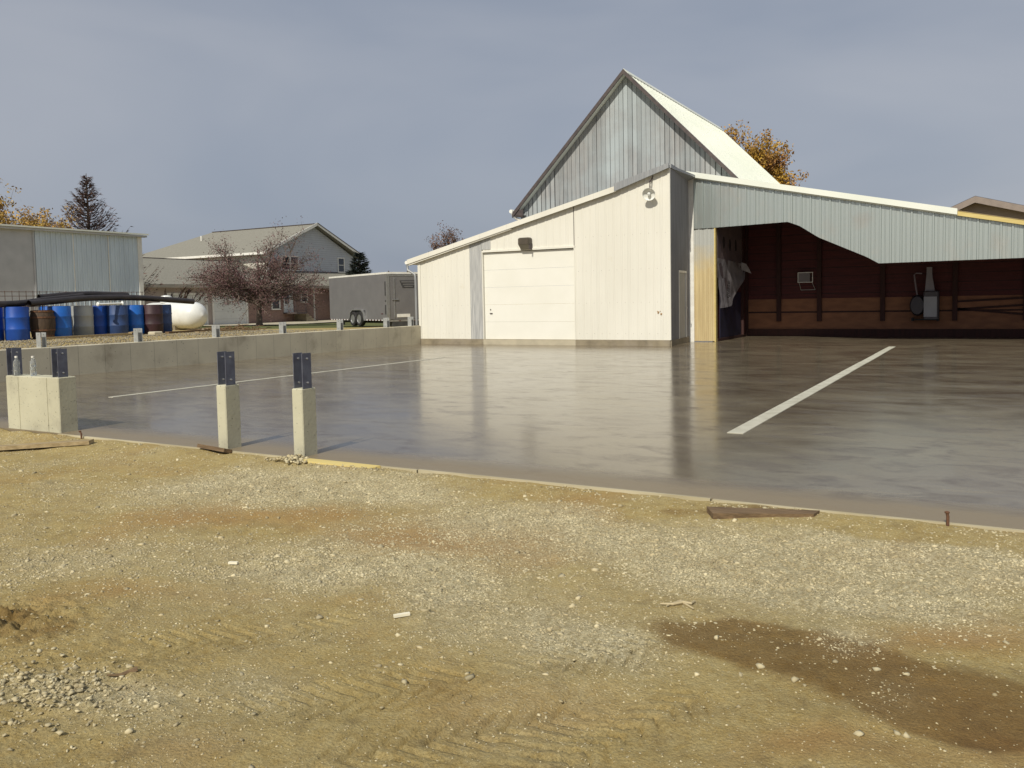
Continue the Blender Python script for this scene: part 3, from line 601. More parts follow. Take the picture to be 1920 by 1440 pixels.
# interior
BY = 29.3
MB().prism([(-7.3,1.25),(4.2,1.25),(4.2,htop(4.2)-.02),(-7.3,htop(-7.3)-.02)],BY,BY+.1).build('back_wall', add_lines(mt_dwood, 2, .28, .02, .35), barn)
MB().box(-7.3,4.2,BY-.02,BY+.1,.24,1.25).build('back_panel', mt_tan, barn)
MB().box(-7.3,4.2,BY-.10,BY+.1,-.05,.24).build('kick_board', mt_beam, barn)
MB().box(-7.3,4.2,BY-.035,BY-.02,.78,.83).build('rail', mt_beam, barn)
for x in (-6.22,-4.92,-3.0,-.96,.9): MB().box(x-.07,x+.07,BY-.13,BY-.02,.50,htop(x)-.05).build('post', mt_beam, barn)
for a, b2 in (((-.9,BY-.06,1.08),(1.6,BY-.06,1.20)),((-.9,BY-.06,.86),(1.6,BY-.06,.60)),((-.9,BY-.06,.84),(1.6,BY-.06,1.0))): MB().bar(a, b2, .03, .06).build('brace', mt_beam, barn)
MB().box(-7.42,-7.30,HY+.15,BY+.1,.0,4.85).build('partition', mt_dwood, barn)
MB().box(-7.299,-7.285,HY+.5,BY-.9,.06,1.5).build('tarp', mt_navy, barn)
MB().box(-7.299,-7.25,HY+.15,BY,-.02,.09).build('base_plate', mt_beam, barn)
for y, z1 in ((28.55,4.6),(BY-.2,4.6)): MB().box(-7.298,-7.22,y-.05,y+.05,.08,z1).build('stud', mt_beam, barn)
MB().box(4.2,4.3,HY,BY+.1,0,2.6).build('far_end_wall', mt_dwood, barn)
# house wrap on partition with printed marks and a loose flap
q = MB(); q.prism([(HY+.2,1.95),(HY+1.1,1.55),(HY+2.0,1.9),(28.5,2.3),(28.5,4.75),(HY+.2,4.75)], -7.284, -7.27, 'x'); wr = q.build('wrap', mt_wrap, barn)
mt_ink = M('wrap_print', (.035,.028,.03), rough=.7)
for y, z in ((26.3,3.05),(27.0,3.0),(27.7,3.02),(26.2,2.35),(26.9,2.3),(27.6,2.36)):
    MB().lathe([(.13,0),(.13,.004)], (-7.2695,y,z), 14, 'x', sc=(1,1.5 if z > 2.6 else .8)).build('mark', mt_ink, wr)
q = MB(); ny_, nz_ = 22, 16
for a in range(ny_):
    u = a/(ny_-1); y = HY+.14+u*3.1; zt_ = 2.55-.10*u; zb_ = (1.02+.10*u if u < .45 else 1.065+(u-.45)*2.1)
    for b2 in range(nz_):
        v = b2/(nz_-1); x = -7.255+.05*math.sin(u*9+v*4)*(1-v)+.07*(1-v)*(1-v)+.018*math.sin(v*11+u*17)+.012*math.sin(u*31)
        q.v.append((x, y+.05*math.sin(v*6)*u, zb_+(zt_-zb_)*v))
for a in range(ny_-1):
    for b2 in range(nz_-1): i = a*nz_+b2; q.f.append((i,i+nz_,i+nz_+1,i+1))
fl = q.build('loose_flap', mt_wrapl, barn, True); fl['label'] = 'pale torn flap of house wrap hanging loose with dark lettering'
MB().add([(-7.25,28.35,2.25),(-6.98,28.6,2.12),(-7.05,28.5,2.32),(-7.1,28.4,2.44),(-7.25,28.3,2.5)],[(0,1,2),(0,2,3),(0,3,4)]).build('torn_corner', mt_wrapl, barn)
cu = bpy.data.curves.new('lettering', 'FONT'); cu.body = 'quate'; cu.size = .24; cu.extrude = .002; cu.shear = .3
to = bpy.data.objects.new('lettering', cu); col.objects.link(to); bpy.context.view_layer.update()
dg = bpy.context.evaluated_depsgraph_get(); tm = bpy.data.meshes.new_from_object(to.evaluated_get(dg)); bpy.data.objects.remove(to)
lt = bpy.data.objects.new('lettering', tm); col.objects.link(lt); tm.materials.append(mt_ink)
tm.transform(Matrix(((0,0,1,-7.13),(.25,-2.6,0,HY+.95),(1,.2,0,1.30),(0,0,0,1)))); lt.parent = fl
# small air conditioner set in the back wall
ac = thing('air_conditioner', 'small pale framed air conditioner in the dark back wall', 'air conditioner', (-5.32,BY-.1,1.7))
q = MB(); x0, x1, z0, z1 = -5.58,-5.10,1.78,2.12
q.box(x0,x1,BY-.22,BY-.19,z1-.02,z1); q.box(x0,x1,BY-.22,BY-.19,z0,z0+.02); q.box(x0,x0+.02,BY-.22,BY-.19,z0+.02,z1-.02); q.box(x1-.02,x1,BY-.22,BY-.19,z0+.02,z1-.02)
q.build('frame', mt_white, ac)
q = MB(); q.box(x0+.02,x1-.10,BY-.20,BY,z0+.02,z1-.02)
for k in range(9): q.box(x0+.03,x1-.12,BY-.208,BY-.2,z0+.04+k*.03,z0+.05+k*.03)
q.build('grille', M('grille_grey', (.22,.20,.20), rough=.6), ac)
MB().bar((x0+.05,BY-.2,z0-.01),(x0+.07,BY-.05,z0-.24),.012,.012).bar((x1-.02,BY-.2,z0-.01),(x1+.05,BY-.05,z0-.24),.012,.012).bar((x0+.08,BY-.06,z0-.24),(x1+.05,BY-.06,z0-.24),.014,.014).build('support', mt_greyb, ac)
# furnace
fu = thing('heater', 'old furnace with grey front panel and tapered flue on the back wall', 'heater', (-1.75,BY-.3,.5))
q = MB(); q.bbox(-1.80,-1.38,BY-.55,BY-.05,.56,1.42,.03); q.build('cabinet', M('furnace_case', (.07,.065,.075), rough=.6), fu)
MB().bbox(-1.79,-1.43,BY-.57,BY-.55,.63,1.25,.004).build('panel', M('furnace_panel', (.30,.31,.34), rough=.5), fu)
q = MB(); q.lathe([(.05,-.2),(.20,-.19),(.24,-.12),(.24,.12),(.20,.19),(.05,.2)], (-1.98,BY-.3,.98), 18, 'y', sc=(.9,1.35)); q.build('blower', M('blower_black', (.04,.035,.045), rough=.55), fu, True)
q = MB(); q.hexa([(-1.77,BY-.42,1.42),(-1.50,BY-.42,1.42),(-1.50,BY-.15,1.42),(-1.77,BY-.15,1.42),(-1.73,BY-.38,1.95),(-1.58,BY-.38,1.95),(-1.58,BY-.2,1.95),(-1.73,BY-.2,1.95)]); q.box(-1.73,-1.58,BY-.38,BY-.2,1.95,2.15); q.build('flue', M('flue_grey', (.24,.22,.24), rough=.5), fu)
MB().tube([(-1.98,BY-.3,1.25),(-2.03,BY-.3,1.55),(-2.08,BY-.3,1.92),(-2.02,BY-.3,1.98),(-1.86,BY-.3,1.96)], [.03,.03,.025,.025,.025], 6).build('pipe', M('pipe_grey', (.20,.16,.18), rough=.5), fu)
MB().box(-2.14,-2.08,BY-.5,BY-.1,.50,.60).box(-1.44,-1.38,BY-.5,BY-.1,.50,.57).bar((-2.1,BY-.3,.54),(-1.4,BY-.3,.54),.4,.03).build('foot', mt_tyre, fu)
# main gable: vertical boards with dark gaps
GY = 27.0; AX, AZ, GS = -10.71, 8.86, 1.03
MB().prism([(-14.62,3.0),(-7.45,3.0),(-7.45,5.05),(-6.95,5.0),(AX,AZ-.12),(-14.62,4.75)], GY+.03, GY+.15).build('gable_backing', mt_black, barn)
q = MB(); x = -14.70
while x < -6.95:
    zlo = 2.9 if x < -7.65 else htop(x)+.06
    wd = .148+random.uniform(-.006,.01); rightness = (x+10.5)/4
    gap = .010+.014*max(0, rightness)+random.choice((0,0,.008)) + (.016 if x < -13.6 else 0)
    t0 = AZ-.04-GS*abs(x-AX); t1 = AZ-.04-GS*abs(x+wd-AX); yo = random.uniform(-.004,.004)
    q.hexa([(x,GY-.012+yo,zlo),(x+wd,GY-.012+yo,zlo),(x+wd,GY+.02,zlo),(x,GY+.02,zlo),(x,GY-.012+yo,t0),(x+wd,GY-.012+yo,t1),(x+wd,GY+.02,t1),(x,GY+.02,t0)])
    x += wd+gap
q.build('gable_boards', mt_oldwood, barn)
# stub corner at the left eave
MB().box(-14.82,-14.60,GY-.05,38.2,3.0,4.62).build('barn_side_wall', mt_oldwood, barn)
# roof planes
RY0, RY1 = GY-.28, 38.2
def rp(x0, x1, sgn, mat, name):
    q = MB(); z = lambda x: AZ+.10-GS*abs(x-AX)
    q.hexa([(x0,RY0,z(x0)-.12),(x1,RY0,z(x1)-.12),(x1,RY1,z(x1)-.12),(x0,RY1,z(x0)-.12),(x0,RY0,z(x0)-.02),(x1,RY0,z(x1)-.02),(x1,RY1,z(x1)-.02),(x0,RY1,z(x0)-.02)])
    ry = RY0+.1
    while ry < RY1: 
        q.hexa([(x0,ry,z(x0)-.022),(x1,ry,z(x1)-.022),(x1,ry+.05,z(x1)-.022),(x0,ry+.05,z(x0)-.022),(x0,ry,z(x0)-.002),(x1,ry,z(x1)-.002),(x1,ry+.05,z(x1)-.002),(x0,ry+.05,z(x0)-.002)]); ry += .305
    return q.build(name, mat, barn)
rp(-15.02, AX-.0, -1, mt_roofw, 'roof'); rp(AX+.0, -6.76, 1, mt_roofw, 'roof')
MB().prism([(AX-.16,AZ-.06),(AX,AZ+.115),(AX+.16,AZ-.06),(AX+.16,AZ-.04),(AX,AZ+.135),(AX-.16,AZ-.04)], RY0, RY1).build('ridge_cap', mt_roofw, barn)
z_ = lambda x: AZ+.10-GS*abs(x-AX)
q = MB()
for x0, x1 in ((-15.04,AX),(AX,-6.74)):
    q.hexa([(x0,RY0-.05,z_(x0)-.15),(x1,RY0-.05,z_(x1)-.15),(x1,RY0-.002,z_(x1)-.15),(x0,RY0-.002,z_(x0)-.15),(x0,RY0-.05,z_(x0)+.01),(x1,RY0-.05,z_(x1)+.01),(x1,RY0-.002,z_(x1)+.01),(x0,RY0-.002,z_(x0)+.01)])
q.build('rake_board', mt_dtrim, barn)
q = MB(); q.box(-14.95,-14.62,RY0,GY,4.38,4.42); q.box(-14.95,-14.6,RY0-.01,RY0+.03,4.42,4.62); q.build('eave_return', mt_dtrim, barn)
q = MB(); q.tube([(-15.08,RY0-.06,4.58),(-15.08,RY1,4.58)], .07, 8); q.build('barn_gutter', mt_white, barn, True)
q = MB(); q.tube([(-15.06,RY0-.03,4.55),(-15.03,RY0+.02,4.42),(-14.95,RY0+.1,4.33),(-14.62,GY-.1,4.18),(-14.55,GY-.08,3.9)], .045, 8); q.build('barn_downspout', mt_white, barn, True)
MB().box(-14.8,-7.5,38.0,38.15,3,5.0).build('rear_wall', mt_oldwood, barn)
# lamps on the annex
lm = thing('wall_lamp', 'round white reflector lamp high at the annex corner', 'lamp', (-8.46,FY-.4,4.3))
q = MB()
ctr = Vector((-8.36,FY-.24,4.28)); ax = Vector((.12,-.90,-.42)).normalized(); qt = Vector((0,0,1)).rotation_difference(-ax)
prof = [(.04,.14),(.08,.12),(.12,.06),(.175,-.01),(.185,-.05),(.178,-.05),(.165,-.01),(.05,.04)]
s0 = MB().lathe(prof, (0,0,0), 24); q.add([ctr+qt @ Vector(p) for p in s0.v], s0.f); q.build('shade', M('lamp_white', (.85,.86,.80), rough=.3), lm, True)
s0 = MB().lathe([(.02,.05),(.045,.0),(.05,-.04),(.03,-.075)], (0,0,0), 12); MB().add([ctr+qt @ Vector(p) for p in s0.v], s0.f).build('bulb', M('lamp_glass', (.75,.76,.72), rough=.25), lm, True)
MB().tube([ctr-ax*.10, ctr+Vector((0.02,.02,.22)), (-8.36,FY-.20,4.62), (-8.34,FY-.02,4.72)], .018, 8).build('arm', mt_dtrim, lm, True)
MB().tube([(-8.40,FY-.04,4.62),(-8.35,FY-.05,4.72),(-8.31,FY-.04,4.80)], .012, 6).build('wire', mt_dtrim, lm)
wp = thing('wall_light', 'boxy bronze wall light above the white garage door', 'lamp', (-12.4,FY-.1,3.1))
MB().bbox(-12.60,-12.21,FY-.24,FY-.01,3.08,3.28,.03).build('housing', M('bronze', (.09,.07,.05), (.06,.05,.035), 6, .5), wp)
MB().hexa([(-12.57,FY-.10,2.93),(-12.24,FY-.10,2.93),(-12.24,FY-.02,2.93),(-12.57,FY-.02,2.93),(-12.58,FY-.235,3.078),(-12.23,FY-.235,3.078),(-12.23,FY-.02,3.078),(-12.58,FY-.02,3.078)]).build('lens', M('lens_grey', (.26,.24,.19), rough=.25), wp)
MB().box(-12.235,-12.205,FY-.2,FY-.015,2.92,3.10).build('bracket', mt_dtrim, wp)
# scuffs and rust spots on siding
q = MB()
for k in range(7): q.lathe([(random.uniform(.012,.03),0),(.008,-.004)], (-8.15+random.uniform(-.08,.08),FY-.0175,.93+random.uniform(-.05,.06)), 7, 'y')
q.build('rust_stain', M('rust_spot', (.40,.25,.12), rough=.8), barn)
q = MB()
for zr in (.35,1.25,2.2,3.2):
    x = FX0+.16
    while x < FX1-.1:
        if zr < ftop(x)-.15 and not (-14.55 < x < -10.75): q.lathe([(.007,0),(.006,-.004)], (x,FY-.001,zr), 6, 'y')
        x += .245
q.build('screws', M('screw_heads', (.22,.19,.14), rough=.6), barn)
# ------------------------------------------------------------------ shed at left
sh = thing('shed', 'pale grey ribbed metal shed behind the row of drums', 'shed', (-30,17,.4))
q = MB(); sheet(q, (-30,18.15), (-30,22.5), lambda s_: 4.22, lambda s_: .3, .2, .032, (1,0)); q.build('wall', mt_shed, sh)
q = MB(); q.box(-30.02,-29.97,11,18.10,.35,4.22); q.box(-29.97,-29.94,18.06,18.12,.35,4.22); q.build('sliding_door', mt_shedd, sh)
q = MB(); sheet(q, (-38,22.5), (-30,22.5), lambda s_: 4.22, lambda s_: .3, .2, .022, (0,1)); sheet(q, (-38,10.8), (-30,10.8), lambda s_: 4.22, lambda s_: .3, .2, .022, (0,-1)); q.build('end_wall', mt_shed, sh)
MB().box(-30.02,-29.93,22.36,22.54,.3,4.24).build('corner_trim', mt_white, sh)
q = MB(); q.prism([(-38.2,4.4),(-34,4.75),(-29.75,4.36),(-29.75,4.30),(-34,4.68),(-38.2,4.32)], 10.6, 22.75); q.build('roof', mt_roofw, sh)
MB().box(-29.99,-29.80,10.6,22.7,4.22,4.29).build('soffit', mt_shedd, sh)
q = MB()
for y in (19.6,21.05): q.box(-29.985,-29.965,y,y+.03,.35,4.2)
q.build('seam', mt_white, sh)
# ------------------------------------------------------------------ drums
def drum(x, y, z, mat, label, r=.29, h=.88, name='drum'):
    t = thing(name, label, 'drum', (x,y,z), 'drums lined up behind the wall' )
    MB().lathe([(r*.93,0),(r,.03),(r*1.0,.26),(r*1.025,.275),(r*1.025,.30),(r,.315),(r*1.0,.57),(r*1.025,.585),(r*1.025,.61),(r,.625),(r,.84),(r*.96,h-.01),(r*.96,h),(r*.90,h),(r*.90,h-.02)], (x,y,z), 28).build('barrel_body', mat, t, True)
    MB().lathe([(r*.89,h-.035),(r*.89,h-.02)], (x,y,z), 24).lathe([(.03,h-.02),(.03,h)], (x+.16,y,z), 8).lathe([(.03,h-.02),(.03,h)], (x-.16,y,z), 8).build('lid', mat, t)
    return t
dz = .56
D_ = [(-22.85,12.55,mt_blue,'blue plastic drum at the far left cut by the frame'),(-22.35,12.94,mt_blue,'blue drum left of the oak barrel'),
 (-22.95,14.25,mt_blue2,'bright blue drum half hidden right of the oak barrel'),(-22.35,14.12,mt_blue2,'bright blue drum between the oak barrel and the white drum'),
 (-22.7,15.02,mt_greyb,'white plastic drum among the blue ones'),(-22.85,15.62,mt_blue,'blue drum right of the white drum'),(-22.45,15.97,mt_navyb,'faded dull blue drum under the white pipe end'),
 (-22.6,16.62,mt_blue2,'bright blue drum left of the maroon drum'),(-22.35,17.10,mt_maroon,'dark maroon drum between the bright blue and navy drums'),(-22.7,17.70,mt_navyb,'faded navy drum nearest the white tank')]
for x, y, mt_, lb in D_: drum(x, y, dz+.02, mt_, lb)
ob = thing('barrel', 'weathered oak barrel with hoops between two blue drums', 'barrel', (-22.3,13.60,dz))
MB().lathe([(.24,0),(.29,.2),(.32,.42),(.30,.62),(.26,.80),(.25,.80),(.25,.77)], (-22.3,13.60,dz), 24).build('staves', mt_wood_b, ob, True)
for z, r in ((.08,.268),(.24,.303),(.58,.308),(.74,.278)): MB().lathe([(r,z),(r+.008,z),(r+.008,z+.045),(r,z+.045)], (-22.3,13.60,dz), 24).build('hoop', mt_rust, ob)
q = MB()
for k in range(16):
    a = k/16*2*math.pi; q.bar((-22.45+.24*math.cos(a),13.48+.24*math.sin(a),dz+.8),(-22.45+.25*math.cos(a),13.48+.25*math.sin(a),dz+1.02),.01,.01)
for z in (.9,1.0): q.tube([(-22.45+.25*math.cos(k/12*6.283),13.48+.25*math.sin(k/12*6.283),dz+z) for k in range(13)], .007, 4)
tag(q.build('wire_basket', mt_rust, org=(-22.45,13.48,dz+.8)), 'small rusty wire basket on top of the oak barrel', 'basket')
def pipe(pts, r, label, mat=mt_pipe):
    P = [Vector(p) for p in pts]; fine = []
    for i in range(len(P)-1):
        p0 = P[max(i-1,0)]; p1 = P[i]; p2 = P[i+1]; p3 = P[min(i+2,len(P)-1)]
        for k in range(6):
            u = k/6; fine.append(.5*((2*p1)+(-p0+p2)*u+(2*p0-5*p1+4*p2-p3)*u*u+(-p0+3*p1-3*p2+p3)*u**3))
    fine.append(P[-1]); q = MB(); q.tube(fine, r, 14, False)
    q.tube(fine, r*.8, 14, False)
    return tag(q.build('pipe', mat, smooth=True, org=tuple(P[0])), label, 'pipe', 'pipes lying on top of the drums')
zb = dz+.92+.10
pipe([(-22.3,9.5,zb),(-22.4,12.6,zb-.05),(-22.5,13.9,zb+.06),(-22.6,15.0,zb+.16)], .085, 'black pipe over the leftmost drums sloping up under another')
pipe([(-22.2,13.2,zb-.04),(-22.35,13.95,zb+.01),(-22.45,15.2,zb+.10),(-22.5,16.8,zb+.09),(-22.3,18.6,zb-.04)], .085, 'long black pipe whose open end reaches the white tank')
pipe([(-22.9,13.9,zb+.13),(-22.95,15.3,zb+.22),(-22.95,16.7,zb+.18)], .085, 'short black pipe lying highest at the back of the drums')
pw_ = thing('white_pipe', 'short white pipe with flared ends on the blue drums', 'pipe', (-22.3,15.7,dz+.93))
MB().tube([(-22.2,15.2,dz+.935),(-22.2,15.95,dz+.95)], .030, 10).build('tube', mt_tank, pw_, True)
for y, z in ((15.18,.935),(15.96,.95)): MB().lathe([(.045,-.02),(.065,0),(.045,.02)], (-22.2,y,dz+z), 12, 'y').build('end_cap', mt_tank, pw_, True)
# wire mesh panels behind the drums
ms = thing('mesh_panel', 'rusty welded wire mesh standing on edge behind the drums', 'wire mesh', (-24,14,dz), )
q = MB(); y = 9.0
while y < 18.1: q.tube([(-24,y,dz+.3),(-24,y,dz+1.34+.02*math.sin(y))], .008, 4, False); y += .2
q.build('upright_wires', mt_rust, ms)
q = MB()
for z in (.75,.92,1.08,1.22,1.34): q.tube([(-24,9,dz+z),(-24,18.05,dz+z-.02)], .008, 4, False)
q.build('line_wires', mt_rust, ms)
# propane tank
tk = thing('propane_tank', 'big white propane tank with domed end behind the navy drum', 'tank', (-26.5,21.4,.55))
pr_ = [(.02,.52)]+[(.5*math.sin(a), .0+.5*math.cos(a)) for a in [math.pi/2*k/10 for k in range(1,11)]]
q = MB(); q.lathe([(r, h) for r, h in pr_]+[(.5,-2.2)]+[(.5*math.cos(a), -2.2-.5*math.sin(a)) for a in [math.pi/2*k/6 for k in range(1,6)]], (-25.45,21.2,1.06), 32, 'x'); q.build('shell', mt_tank, tk, True)
q = MB(); q.lathe([(.22,0),(.22,.18),(.18,.26),(.05,.29)], (-26.9,21.2,1.54), 20); q.build('valve_dome', mt_tank, tk, True)
for x in (-26.1,-27.7): MB().box(x-.06,x+.06,20.85,21.55,.4,.70).build('leg', mt_found, tk)
# lumber, blocks and roots behind wall
for (a, b2, wd, ht, lb, mt_) in (((-21.7,13.2,dz+.05),(-21.8,15.9,dz+.06),.12,.06,'long timber lying at the foot of the drums',mt_lum),((-21.4,15.6,dz+.10),(-21.9,16.3,dz+.12),.10,.04,'short pale board tipped against the timbers',mt_lum),
     ((-21.6,17.0,dz+.04),(-21.9,18.9,dz+.05),.15,.07,'dark timber on the ground before the maroon drum',mt_lumd),((-21.0,17.6,dz+.03),(-21.5,20.5,dz+.03),.14,.05,'pale plank on the ground before the white tank',mt_lum),((-22.4,19.3,dz),(-22.9,21.4,dz),.14,.12,'thick timber under the white tank end',mt_lumd)):
    tag(MB().bar(a, b2, wd, ht).build('timber', mt_, org=a), lb, 'timber')
for (x, y, lb) in ((-21.5,16.55,'grey concrete block before the bright blue drum'),(-22.0,18.75,'pale stone block beside the navy drum')):
    tag(MB().bbox(x-.2,x+.1,y-.15,y+.15,dz-.02,dz+.10,.02).build('block', mt_concw, org=(x,y,dz)), lb, 'block')
q = MB()
for k in range(60):
    p = Vector((-21.5+random.uniform(-.8,.6), 19.3+random.uniform(-.9,1.1), dz+random.uniform(0,.10))); d = Vector((random.uniform(-.4,.4),random.uniform(-.5,.5),random.uniform(-.06,.12)))
    q.tube([p, p+d*.5+Vector((0,0,.03)), p+d], [.02,.015,.008], 5)
tag(q.build('brush', mt_lumd, org=(-21.5,19.3,dz)), 'tangle of brown sticks on the ground before the white tank', 'brush', kind='stuff')
# ------------------------------------------------------------------ driveway strip near house
def lay(name, label, x0, x1, y0, y1, mat, up=.02, n=24):
    q = MB(); gx = np.linspace(x0, x1, n); gy = np.linspace(y0, y1, n); GX, GY_ = np.meshgrid(gx, gy, indexing='ij'); GZ = ground_z(GX, GY_)+up
    q.v = [tuple(p) for p in np.stack([GX, GY_, GZ], -1).reshape(-1,3)]; q.f = [(i*n+j,(i+1)*n+j,(i+1)*n+j+1,i*n+j+1) for i in range(n-1) for j in range(n-1)]
    return tag(q.build(name, mat, recalc=False), label, name, kind='structure')
lay('driveway', 'pale concrete driveway in front of the house', -44.99, -38.9, 30, 75, mt_drive, .05)
# ------------------------------------------------------------------ trailer
d = Vector((-.904,.427,0)); nn = Vector((.427,.904,0)); T0 = Vector((-22.36,28.72,0))
tr = thing('trailer', 'grey enclosed cargo trailer with twin axle parked behind the low wall', 'trailer', (T0.x,T0.y,.36))
def tb(a0, a1, b0, b1, z0, z1, q=None):     # box in trailer axes: a along length, b to the far side
    q = q or MB(); P = lambda a, b_, z: T0+d*a+nn*b_+Vector((0,0,z))
    return q.hexa([P(a0,b0,z0),P(a1,b0,z0),P(a1,b1,z0),P(a0,b1,z0),P(a0,b0,z1),P(a1,b0,z1),P(a1,b1,z1),P(a0,b1,z1)])
LT = 6.15
tb(.04,LT,.0,2.4,.62,2.62).build('body', mt_trl, tr)
tb(.0,LT,-.01,2.41,2.62,2.70).build('roof', mt_white, tr)
rd = tb(-.03,.03,.12,2.28,.68,2.52).build('rear_door', mt_trl, tr)
q = MB(); tb(-.05,.0,.30,.34,.75,2.45,q); tb(-.07,-.03,.22,.5,1.5,1.54,q); q.build('latch_bar', mt_alu, rd)
q = MB(); tb(-.04,.05,-.03,.10,.60,2.62,q); tb(-.04,.05,2.30,2.42,.60,2.62,q); tb(-.04,.05,.10,2.30,2.52,2.60,q); tb(-.04,.05,-.03,2.42,.58,.66,q); q.build('rear_frame', mt_alu, tr)
q = MB()
for a, b_ in ((.1,.25),(.28,.30),(.34,.5)): pass
for z0, z1 in ((.9,1.3),(1.45,1.5),(1.7,2.3)): tb(.14,.20,-.025,-.0,z0,z1,q)
q.build('hinge', mt_trld, tr)
# emblem
q = MB(); P = lambda b_, z, o_=-.04: T0+d*o_+nn*b_+Vector((0,0,z))
q.hexa([P(.72,2.02),P(1.30,2.02),P(1.30,2.02,-.03),P(.72,2.02,-.03),P(.58,2.34),P(1.44,2.34),P(1.44,2.34,-.03),P(.58,2.34,-.03)]); em = q.build('emblem', mt_trld, tr)
q = MB(); tb(-.045,-.041,.66,1.36,2.25,2.30,q); tb(-.045,-.041,.74,1.30,2.15,2.19,q); tb(-.045,-.041,.80,1.22,2.06,2.10,q); q.build('emblem_bars', mt_trl, em)
tb(-.05,-.03,.42,1.05,.76,.90).build('number_plate', mt_white, tr)
q = MB(); tb(-.03,.3,.2,2.2,.38,.58,q); q.build('bumper', mt_trld, tr)
tb(.1,LT,.35,.45,.50,.62).build('chassis_rail', mt_trld, tr); tb(.1,LT,1.9,2.0,.50,.62).build('chassis_rail', mt_trld, tr)
q = MB()
for k in range(20):
    a = .15+k*.3
    if not 2.1 < a < 3.75: tb(a,a+.15,-.012,.0,.625,.665,q)
q.build('reflective_tape', mt_tank, tr)
q = MB()
for k in range(20):
    a = .30+k*.3
    if not 2.1 < a < 3.75: tb(a,a+.15,-.012,.0,.625,.665,q)
q.build('reflective_tape', mt_tape, tr)
for z in (.8,2.0,): pass
q = MB(); tb(-.05,-.035,.5,.6,.60,.63,q); tb(-.05,-.035,1.1,1.4,.60,.63,q); q.build('tail_light', mt_tape, tr)
tb(.45,.6,-.015,0,.9,.94).build('side_light', mt_tape, tr)
q = MB()
for k in range(3): q.lathe([(.03,0),(.025,.05)], tuple(T0+d*.02+nn*(.1+k*.9)+Vector((0,0,2.70))), 8)
q.build('roof_light', mt_dtrim, tr)
for k, a in enumerate((2.62, 3.30)):
    c = T0+d*a+nn*(-.02)+Vector((0,0,.36+.33))
    def wheel_part(prof, nseg=24):
        s0 = MB().lathe(prof, (0,0,0), nseg, 'z'); qt = Vector((0,0,1)).rotation_difference(-nn); return MB().add([c+qt @ Vector(p) for p in s0.v], s0.f)
    wh = wheel_part([(.20,-.1),(.31,-.1),(.33,-.07),(.33,.07),(.31,.1),(.20,.1),(.195,.02)]).build('wheel', mt_tyre, tr, True)
    wheel_part([(.02,.06),(.10,.085),(.12,.06),(.185,.07),(.20,.102),(.205,.09)]).build('rim', mt_alu, wh, True)
q = MB(); prof = [(2.15,.62),(2.25,.98),(2.5,1.12),(3.4,1.12),(3.65,.98),(3.78,.62)]; prof2 = [(2.20,.62),(2.29,.96),(2.52,1.08),(3.38,1.08),(3.61,.96),(3.73,.62)]
for (p0, p1), (r0, r1) in zip(zip(prof, prof[1:]), zip(prof2, prof2[1:])):
    P = lambda a, b_, z: T0+d*a+nn*b_+Vector((0,0,z))
    q.hexa([P(r0[0],-.10,r0[1]),P(r1[0],-.10,r1[1]),P(r1[0],.02,r1[1]),P(r0[0],.02,r0[1]),P(p0[0],-.10,p0[1]),P(p1[0],-.10,p1[1]),P(p1[0],.02,p1[1]),P(p0[0],.02,p0[1])])
tb(2.2,3.72,-.006,-.0005,.62,1.08,None).build('wheel_well', mt_trld, tr)
q.build('fender', mt_alu, tr)
MB().bar(T0+d*LT+nn*.5+Vector((0,0,.55)), T0+d*(LT+1.2)+nn*1.2+Vector((0,0,.55)), .08,.1).bar(T0+d*LT+nn*1.9+Vector((0,0,.55)), T0+d*(LT+1.2)+nn*1.2+Vector((0,0,.55)), .08,.1).bar(T0+d*(LT+1.1)+nn*1.2+Vector((0,0,.33)),T0+d*(LT+1.1)+nn*1.2+Vector((0,0,.8)),.06,.06).build('tongue', mt_trld, tr)
# ------------------------------------------------------------------ house
hs = thing('house', 'two storey house with brick base and green grey hip and gable roof', 'house', (-46,45,.1))
HX = -45.0
q = MB(); q.box(-58,HX,42.2,56,.0,2.85); q.build('brick_wall', mt_brick, hs)
q = MB(); q.box(-55,HX+.0,33.0,42.2,.0,2.85); q.build('garage_wall', mt_taup, hs)
for y0, y1 in ((35.6,38.5),(39.15,41.95)):
    MB().box(HX,HX+.03,y0,y1,.12,2.15).build('garage_door', mt_gdoor, hs)
    q = MB(); q.box(HX,HX+.06,y0-.13,y0,.12,2.28); q.box(HX,HX+.06,y1,y1+.13,.12,2.28); q.box(HX,HX+.07,y0-.13,y1+.13,2.15,2.30); q.build('door_frame', mt_white, hs)
def win(y0, y1, z0, z1, x=HX, mull=False):
    q = MB(); e = .09
    q.box(x,x+.05,y0-e,y1+e,z1,z1+e); q.box(x,x+.08,y0-e-.03,y1+e+.03,z0-e,z0); q.box(x,x+.05,y0-e,y0,z0,z1); q.box(x,x+.05,y1,y1+e,z0,z1)
    if mull: m_ = (y0+y1)/2; q.box(x,x+.05,m_-.07,m_+.07,z0,z1)
    q.box(x+.02,x+.035,y0,y1,(z0+z1)/2-.025,(z0+z1)/2+.025)
    f = q.build('window', mt_white, hs); MB().box(x+.005,x+.02,y0,y1,z0,z1).build('pane', mt_glass, f)
win(44.42,45.1,1.15,2.45); win(47.4,47.95,1.65,2.35)
dd = MB().box(HX,HX+.04,45.55,46.5,.85,2.6).build('front_door', mt_gdoor, hs); MB().box(HX+.04,HX+.05,45.65,46.05,1.5,2.5).build('door_glass', mt_glass, dd)
MB().box(HX,HX+1.3,45.5,46.6,.75,.85).build('porch', mt_dtrim, hs)
q = MB()
for k in range(4): q.box(HX,HX+1.2,46.6+k*.27,46.87+k*.27,.0,.72-k*.17)
q.build('steps', mt_found, hs)
